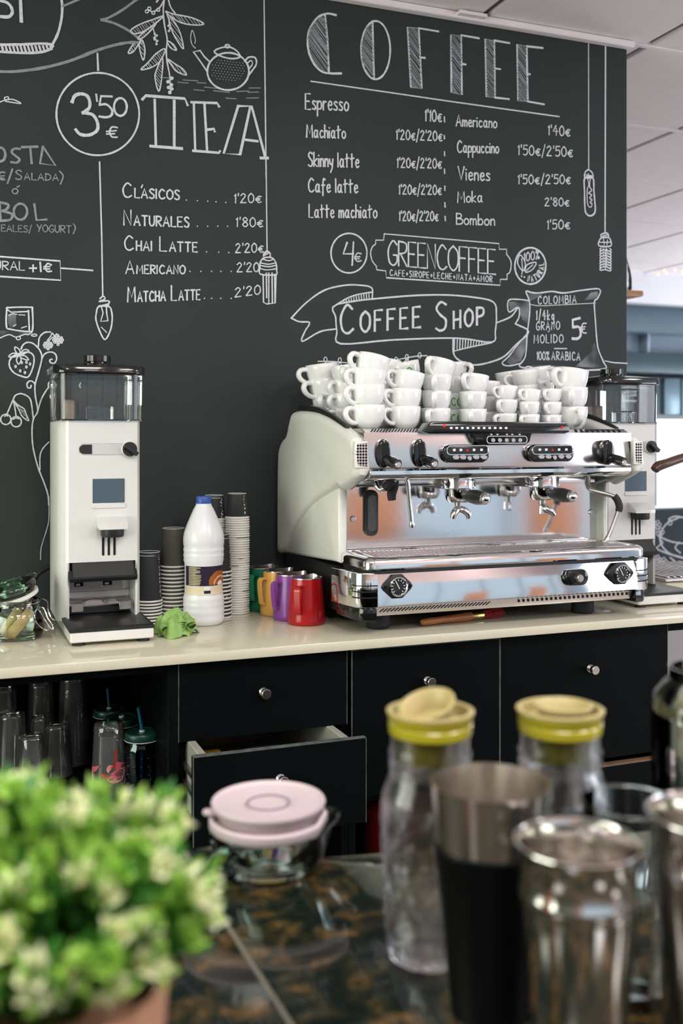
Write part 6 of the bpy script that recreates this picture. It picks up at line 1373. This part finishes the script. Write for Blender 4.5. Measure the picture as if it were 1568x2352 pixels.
# ---- glass bowl with pink lid
g0 = Vector((0.322, 1.038, CG)); gb = thing('glass_bowl', 'low glass bowl with handle and spout under a pink lid on the granite counter', 'bowl', g0)
def bend2(bm):
    for v in bm.verts:
        d = v.co-g0; a = math.atan2(d.y, d.x); q = abs((a-0.05+PI) % (2*PI)-PI); z = d.z
        if z > 0.02 and q < 0.7: k = (z-0.02)/0.03*math.cos(q/0.7*PI/2)**2*0.022; v.co.x += k*math.cos(.05); v.co.y += k*math.sin(.05)
bm = BM(); lathe(bm, [(0, 0.002), (0.044, 0.0), (0.055, 0.004), (0.0605, 0.018), (0.0625, 0.040), (0.0645, 0.0435), (0.0635, 0.046), (0.0605, 0.045), (0.0590, 0.040), (0.0575, 0.018), (0.052, 0.008), (0, 0.006)], 48, c=g0); bend2(bm)
M['bowl_glass'] = thin_glass('greenish_glass', (0.80, 0.90, 0.86), 0.02, 1.5); part('bowl_body', bm, 'bowl_glass', gb, sharp=60)
bm = BM(); A = math.radians(205); hx = lambda r_, z, o=0: (g0.x+r_*math.cos(A)-o*math.sin(A), g0.y+r_*math.sin(A)+o*math.cos(A), CG+z)
tube(bm, [hx(0.056, 0.036, .006), hx(0.075, 0.037, .008), hx(0.083, 0.030, .004), hx(0.081, 0.018, .0), hx(0.070, 0.013, 0), hx(0.054, 0.014, 0)], 0.0042, 10, sm=4); part('handle', bm, 'bowl_glass', gb)
M['pink_lid'] = mat('dusty_pink_silicone', (0.52, 0.425, 0.445), 0.5, var=0.02)
lc = g0+Vector((-0.002, -0.004, 0)); pl_ = thing('pink_lid', 'dusty pink double rimmed lid lying on the glass bowl', 'lid', lc+Vector((0, 0, 0.043)))
bm = BM(); lathe(bm, [(0, 0.046), (0.0605, 0.044), (0.0625, 0.046), (0.0625, 0.054), (0.0595, 0.056), (0.056, 0.050), (0.050, 0.052), (0.054, 0.060), (0.0595, 0.067), (0.0605, 0.0695), (0.0595, 0.0715), (0.0575, 0.071), (0.056, 0.068), (0.024, 0.065), (0.0235, 0.0675), (0.0215, 0.0675), (0.021, 0.064), (0, 0.0635)], 56, c=lc)
for v in bm.verts:
    d = v.co-lc; a = math.atan2(d.y, d.x); z = d.z
    q = abs((a+0.55+PI) % (2*PI)-PI)
    if z < 0.057 and d.xy.length > .058 and q < .35: v.co.z += 0.006*math.cos(q/.35*PI/2)
part('lid_disc', bm, 'pink_lid', pl_, sharp=50)
bm = BM(); T = Matrix.Translation(lc+Vector((0, 0, 0.069))); A = math.radians(168)
prism(bm, [(0.054*math.cos(A-.12), 0.054*math.sin(A-.12)), (0.0675*math.cos(A-.07), 0.0675*math.sin(A-.07)), (0.069*math.cos(A), 0.069*math.sin(A)), (0.0675*math.cos(A+.07), 0.0675*math.sin(A+.07)), (0.054*math.cos(A+.12), 0.054*math.sin(A+.12))], 'z', -0.010, -0.005, 0.0015, 2, T); part('pull_tab', bm, 'pink_lid', pl_)
M['dark_ring'] = mat('grey_violet_ring', (0.12, 0.10, 0.16), 0.3, var=0.1)
bm = BM(); tube(bm, [(lc.x+0.0225*math.cos(a*PI/20), lc.y+0.0225*math.sin(a*PI/20), CG+0.068) for a in range(40)], 0.0009, 6, closed=True); part('ring', bm, 'dark_ring', pl_, 'thin dark ring')
# ---- carafes with yellow lids
M['gold_top'] = mat('pale_gold_plastic', (0.37, 0.30, 0.13), 0.4, var=0.04); M['gold_side'] = mat('olive_yellow_plastic', (0.34, 0.29, 0.015), 0.3, var=0.05, coat=0.3)
M['pressed_glass'] = mat('pressed_glass', (0.97, 0.98, 0.98), 0.02, var=0.01, trans=1.0, ior=1.45, bump=0.3, scale=30, bscale=60)
n, l = M['pressed_glass'].node_tree.nodes, M['pressed_glass'].node_tree.links; mx = n.new('ShaderNodeMixShader'); tr = n.new('ShaderNodeBsdfTransparent'); mx.inputs[0].default_value = .45
l.new(n['Principled BSDF'].outputs[0], mx.inputs[1]); l.new(tr.outputs[0], mx.inputs[2]); l.new(mx.outputs[0], n['Material Output'].inputs[0])
def carafe(label, tilt_label):
    t = thing('glass_carafe', label, 'carafe', (0, 0, 0), 'pressed glass carafes with yellow lids')
    pf = [(0, 0.003), (0.030, 0.0), (0.036, 0.003), (0.039, 0.010), (0.0405, 0.03), (0.0425, 0.09), (0.0435, 0.125), (0.0425, 0.138), (0.037, 0.152), (0.0350, 0.158), (0.0368, 0.163), (0.0350, 0.168), (0.0368, 0.173), (0.0345, 0.178), (0.0345, 0.19), (0.033, 0.19), (0.033, 0.16), (0.0395, 0.138), (0.0405, 0.125), (0.0395, 0.09), (0.0375, 0.03), (0.034, 0.012), (0, 0.010)]
    pf2 = [pf[0]]
    for (r0, z0), (r1, z1) in zip(pf, pf[1:]):
        k = max(1, int(abs(z1-z0)/0.004))
        pf2 += [(r0+(r1-r0)*i/k, z0+(z1-z0)*i/k) for i in range(1, k+1)]
    bm = BM(); lathe(bm, pf2, 96)
    for v in bm.verts:
        a = math.atan2(v.co.y, v.co.x); z = v.co.z; r_ = v.co.xy.length
        if 0.012 < z < 0.132 and r_ > 0.0372:
            w = min(1, (z-0.012)/0.012, (0.132-z)/0.012); k = 1+w*0.045*(abs(math.sin(6*a+z*95))*abs(math.sin(6*a-z*95))-0.4); v.co.x *= k; v.co.y *= k
    part('carafe_body', bm, 'pressed_glass', t, sharp=80)
    bm = BM(); lathe(bm, [(0, 0.166), (0.021, 0.166), (0.022, 0.182), (0.031, 0.187), (0.0362, 0.190), (0.0368, 0.197), (0.0355, 0.1985), (0.0368, 0.200), (0.0372, 0.206), (0.036, 0.2065), (0.033, 0.198), (0, 0.198)], 44); ld = part('carafe_lid', bm, 'gold_side', t, 'translucent olive yellow lid')
    bm = BM(); lathe(bm, [(0.036, 0.2055), (0.0382, 0.2065), (0.0385, 0.2085), (0.036, 0.2095), (0.0335, 0.2085), (0.0325, 0.199), (0, 0.1985)], 44); part('lid_top', bm, 'gold_top', ld, 'pale gold lid rim')
    T = Matrix.Translation((-0.004, -0.004, 0.2085 if tilt_label else 0.206)) @ Matrix.Rotation(math.radians(-20 if tilt_label else 0), 4, 'Y') @ Matrix.Rotation(math.radians(8 if tilt_label else 0), 4, 'X')
    bm = BM(); lathe(bm, [(0, -0.011), (0.018, -0.0105), (0.0225, 0.004), (0.0255, 0.0055), (0.0255, 0.0075), (0.0235, 0.008), (0.0215, 0.006), (0.0170, -0.0085), (0, -0.009)], 36, T); part('pour_ring', bm, 'gold_top', ld)
    return t
c1 = carafe('glass carafe whose yellow lid has a tilted ring, behind the black shaker', True); c1.location = (0.398, 0.806, CG); c1.scale = (1, 1, 1.035)
c2 = carafe('glass carafe with its yellow lid ring lying flat, right of the other carafe', False); c2.location = (0.507, 0.769, CG); c2.scale = (1, 1, 1.035)
c2.rotation_euler.z = 0.7
# ---- shaker tins
M['tin'] = mat('shaker_steel', (0.66, 0.62, 0.58), 0.22, 1.0, var=0.04, scale=40, stretch=(1, 1, 0.1)); M['tin_bright'] = mat('polished_tin', (0.74, 0.71, 0.68), 0.13, 1.0, var=0.03)
M['vinyl'] = mat('black_vinyl', (0.003, 0.004, 0.004), 0.45, var=0.1, spec=0.15)
k1 = Vector((0.4025, 0.7085, CG)); st = thing('cocktail_shaker', 'tall black coated shaker tin with a bare steel rim', 'shaker', k1)
bm = BM(); lathe(bm, [(0, 0.0), (0.029, 0.0), (0.0305, 0.002), (0.0430, 0.134), (0.0465, 0.181), (0.0468, 0.183), (0.0458, 0.183), (0.0420, 0.134), (0.029, 0.004), (0, 0.003)], 56, c=k1); part('tin_body', bm, 'tin', st, 'brushed steel tin')
bm = BM(); lathe(bm, [(0.0312, 0.002), (0.0440, 0.1325), (0.0448, 0.1335), (0.0444, 0.136), (0.0430, 0.1365)], 56, c=k1); part('sleeve', bm, 'vinyl', st, 'black vinyl sleeve')
def steel_tin(loc, R, H, label):
    t = thing('shaker_tin', label, 'shaker', loc, 'bare steel shaker tins on the bar'); s_ = R/0.0435; L = Vector(loc)
    bm = BM(); lathe(bm, [(0, 0.0), (0.030*s_, 0.0), (0.0315*s_, 0.002), (0.0395*s_, H-0.044), (0.0405*s_, H-0.040), (0.0418*s_, H-0.036), (0.0415*s_, H-0.032), (0.0405*s_, H-0.029), (0.0410*s_, H-0.020), (0.0424*s_, H-0.004), (0.0438*s_, H-0.002), (0.0442*s_, H), (0.0430*s_, H+0.0004), (0.0416*s_, H-0.004), (0.0400*s_, H-0.020), (0.0395*s_, H-0.029), (0.0404*s_, H-0.036), (0.0385*s_, H-0.044), (0.030*s_, 0.005), (0, 0.004)], 56, c=L); part('tin_body', bm, 'tin_bright', t)
    bm = BM(); tube(bm, [(L.x+0.0436*s_*math.cos(a*PI/28), L.y+0.0436*s_*math.sin(a*PI/28), L.z+H) for a in range(56)], 0.0011, 8, closed=True); part('rolled_rim', bm, 'tin_bright', t)
steel_tin((0.414, 0.606, CG), 0.0435, 0.172, 'shiny bare steel shaker tin in front of the black shaker')
steel_tin((0.508, 0.577, CG), 0.0455, 0.189, 'steel shaker tin cut off by the right edge of the picture')
# ---- mixing glass
q = Vector((0.522, 0.690, CG)); mg = thing('mixing_glass', 'clear mixing glass standing between the carafe and the right hand tin', 'glass', q)
bm = BM(); lathe(bm, [(0, 0.0), (0.029, 0.0), (0.031, 0.003), (0.0385, 0.154), (0.0392, 0.158), (0.0378, 0.158), (0.029, 0.012), (0, 0.010)], 44, c=q); part('glass_body', bm, 'glass', mg)
bm = BM(); tube(bm, [(q.x+0.0385*math.cos(a*PI/22), q.y+0.0385*math.sin(a*PI/22), CG+0.158) for a in range(44)], 0.0012, 8, closed=True); part('rim', bm, 'glass', mg)
# ---- large storage jar at the right edge
q = Vector((0.704, 0.797, CG)); sj = thing('storage_jar', 'large glass jar of dark contents with a beige band at the right edge', 'jar', q)
bm = BM(); lathe(bm, [(0, 0.0), (0.056, 0.0), (0.060, 0.004), (0.061, 0.02), (0.061, 0.185), (0.058, 0.203), (0.048, 0.215), (0.044, 0.219), (0.044, 0.229), (0.041, 0.229), (0.041, 0.218), (0.055, 0.201), (0.058, 0.183), (0.058, 0.01), (0, 0.006)], 48, c=q); part('jar_body', bm, 'glass', sj)
M['beans'] = mat('dark_beans', (0.008, 0.007, 0.006), 0.5, var=0.4, scale=200, bump=0.8, bscale=160); M['band'] = mat('beige_grains', (0.46, 0.35, 0.23), 0.7, var=0.12, scale=150); M['olive'] = mat('olive_grains', (0.14, 0.12, 0.05), 0.7, var=0.3, scale=150)
def layer(name, z0, z1, m, lab):
    bm = BM(); lathe(bm, [(0, z0), (0.0575, z0), (0.0575, z1), (0, z1+0.002)], 40, c=q); part(name, bm, m, sj, lab)
layer('filling', 0.008, 0.152, 'beans', 'black lower filling'); layer('filling', 0.1525, 0.183, 'band', 'beige layer'); layer('filling', 0.1835, 0.195, 'olive', 'olive upper layer')
# ---- potted plant
pc = Vector((0.058, 0.605, CG)); pp = thing('potted_plant', 'bushy green plant with cream tips in a terracotta pot', 'plant', pc)
M['terracotta'] = mat('pale_terracotta', (0.42, 0.21, 0.13), 0.8, var=0.12, scale=14, bump=0.2)
bm = BM(); lathe(bm, [(0, 0.0), (0.047, 0.0), (0.049, 0.003), (0.060, 0.116), (0.064, 0.117), (0.066, 0.144), (0.062, 0.145), (0.059, 0.128), (0, 0.125)], 44, c=pc); part('pot', bm, 'terracotta', pp, 'pale terracotta pot')
def leafmat(name, col, tr_=0.35):
    m, n, l = newmat(name); b = n['Principled BSDF']; b.inputs['Roughness'].default_value = .45
    nz = n.new('ShaderNodeTexNoise'); nz.inputs['Scale'].default_value = 90; t = n.new('ShaderNodeTexCoord'); l.new(t.outputs['Object'], nz.inputs['Vector'])
    mr = n.new('ShaderNodeMapRange'); mr.inputs[3].default_value = .6; mr.inputs[4].default_value = 1.4; l.new(nz.outputs['Fac'], mr.inputs[0]); sc = n.new('ShaderNodeVectorMath'); sc.operation = 'SCALE'; sc.inputs[0].default_value = col; l.new(mr.outputs[0], sc.inputs['Scale']); l.new(sc.outputs[0], b.inputs['Base Color'])
    tl = n.new('ShaderNodeBsdfTranslucent'); l.new(sc.outputs[0], tl.inputs[0]); mx = n.new('ShaderNodeMixShader'); mx.inputs[0].default_value = tr_; l.new(b.outputs[0], mx.inputs[1]); l.new(tl.outputs[0], mx.inputs[2]); l.new(mx.outputs[0], n['Material Output'].inputs[0]); M[name] = m
leafmat('leaf_green', (0.045, 0.20, 0.022)); leafmat('leaf_light', (0.33, 0.56, 0.09)); leafmat('leaf_cream', (0.93, 0.93, 0.62)); leafmat('stem_green', (0.06, 0.18, 0.03))
rnd = random.Random(21)
bl, bll, bcr, bst = BM(), BM(), BM(), BM()
def leaf(bm, p, d, L, w):
    d = d.normalized(); s1 = d.orthogonal().normalized(); s1 = Quaternion(d, rnd.random()*6.28) @ s1; nn = d.cross(s1)
    q = [p, p+d*L*.4+s1*w+nn*w*.25, p+d*L-nn*w*.3, p+d*L*.4-s1*w+nn*w*.25, p+d*L*.45-nn*w*.15]
    v = [bm.verts.new(x) for x in q]; bm.faces.new((v[0], v[1], v[4])); bm.faces.new((v[1], v[2], v[4])); bm.faces.new((v[2], v[3], v[4])); bm.faces.new((v[3], v[0], v[4]))
NS = 170
for k in range(NS):
    zz = 1-1.12*(k+.5)/NS; ph = k*2.399963; rr = math.sqrt(max(0, 1-zz*zz)); dr = Vector((rr*math.cos(ph), rr*math.sin(ph), zz))
    dr = (dr+Vector((rnd.uniform(-.18, .18), rnd.uniform(-.18, .18), rnd.uniform(-.1, .2)))).normalized()
    c0 = pc+Vector((0, 0, 0.170)); R = (0.083+0.036*NZ.noise(dr*3.0+Vector((3, 1, 7))))*rnd.uniform(.84, 1.10); hw_ = 1-.10*dr.z; tip = c0+Vector((dr.x*R*hw_, dr.y*R*hw_, dr.z*R*0.88))
    st_ = pc+Vector((dr.x*.02, dr.y*.02, 0.128)); mid = st_.lerp(tip, .55)+Vector((0, 0, 0.012))
    P = smooth_pts([st_, mid, tip], 5); tube(bst, P, 0.0008, 4, caps=False)
    cream = NZ.noise(dr*3.3+Vector((8, 2, 1)))+rnd.uniform(-.25, .25) > 0.03
    for i in range(3, len(P)):
        d = (P[i]-P[i-1]).normalized(); t_ = i/(len(P)-1)
        for q in range(5):
            dd = d*0.7+Vector((rnd.uniform(-1, 1), rnd.uniform(-1, 1), rnd.uniform(-.6, 1)))*0.8
            leaf(bl if t_ < .75 or rnd.random() < .35 else bll, P[i], dd, rnd.uniform(.013, .021), rnd.uniform(.0036, .0058))
    for q in range(14 if cream else 8):
        d = (P[-1]-P[-2]).normalized()+Vector((rnd.uniform(-1, 1), rnd.uniform(-1, 1), rnd.uniform(-.7, 1)))*0.9
        leaf(bcr if cream else bll, P[-1]+d*0.001, d, rnd.uniform(.009, .015), rnd.uniform(.0042, .0064))
part('stems', bst, 'stem_green', pp, None, 0); part('leaves', bl, 'leaf_green', pp, 'green leaves', 0); part('young_leaves', bll, 'leaf_light', pp, 'light green leaves', 0); part('flower_tips', bcr, 'leaf_cream', pp, 'cream coloured tips', 0)
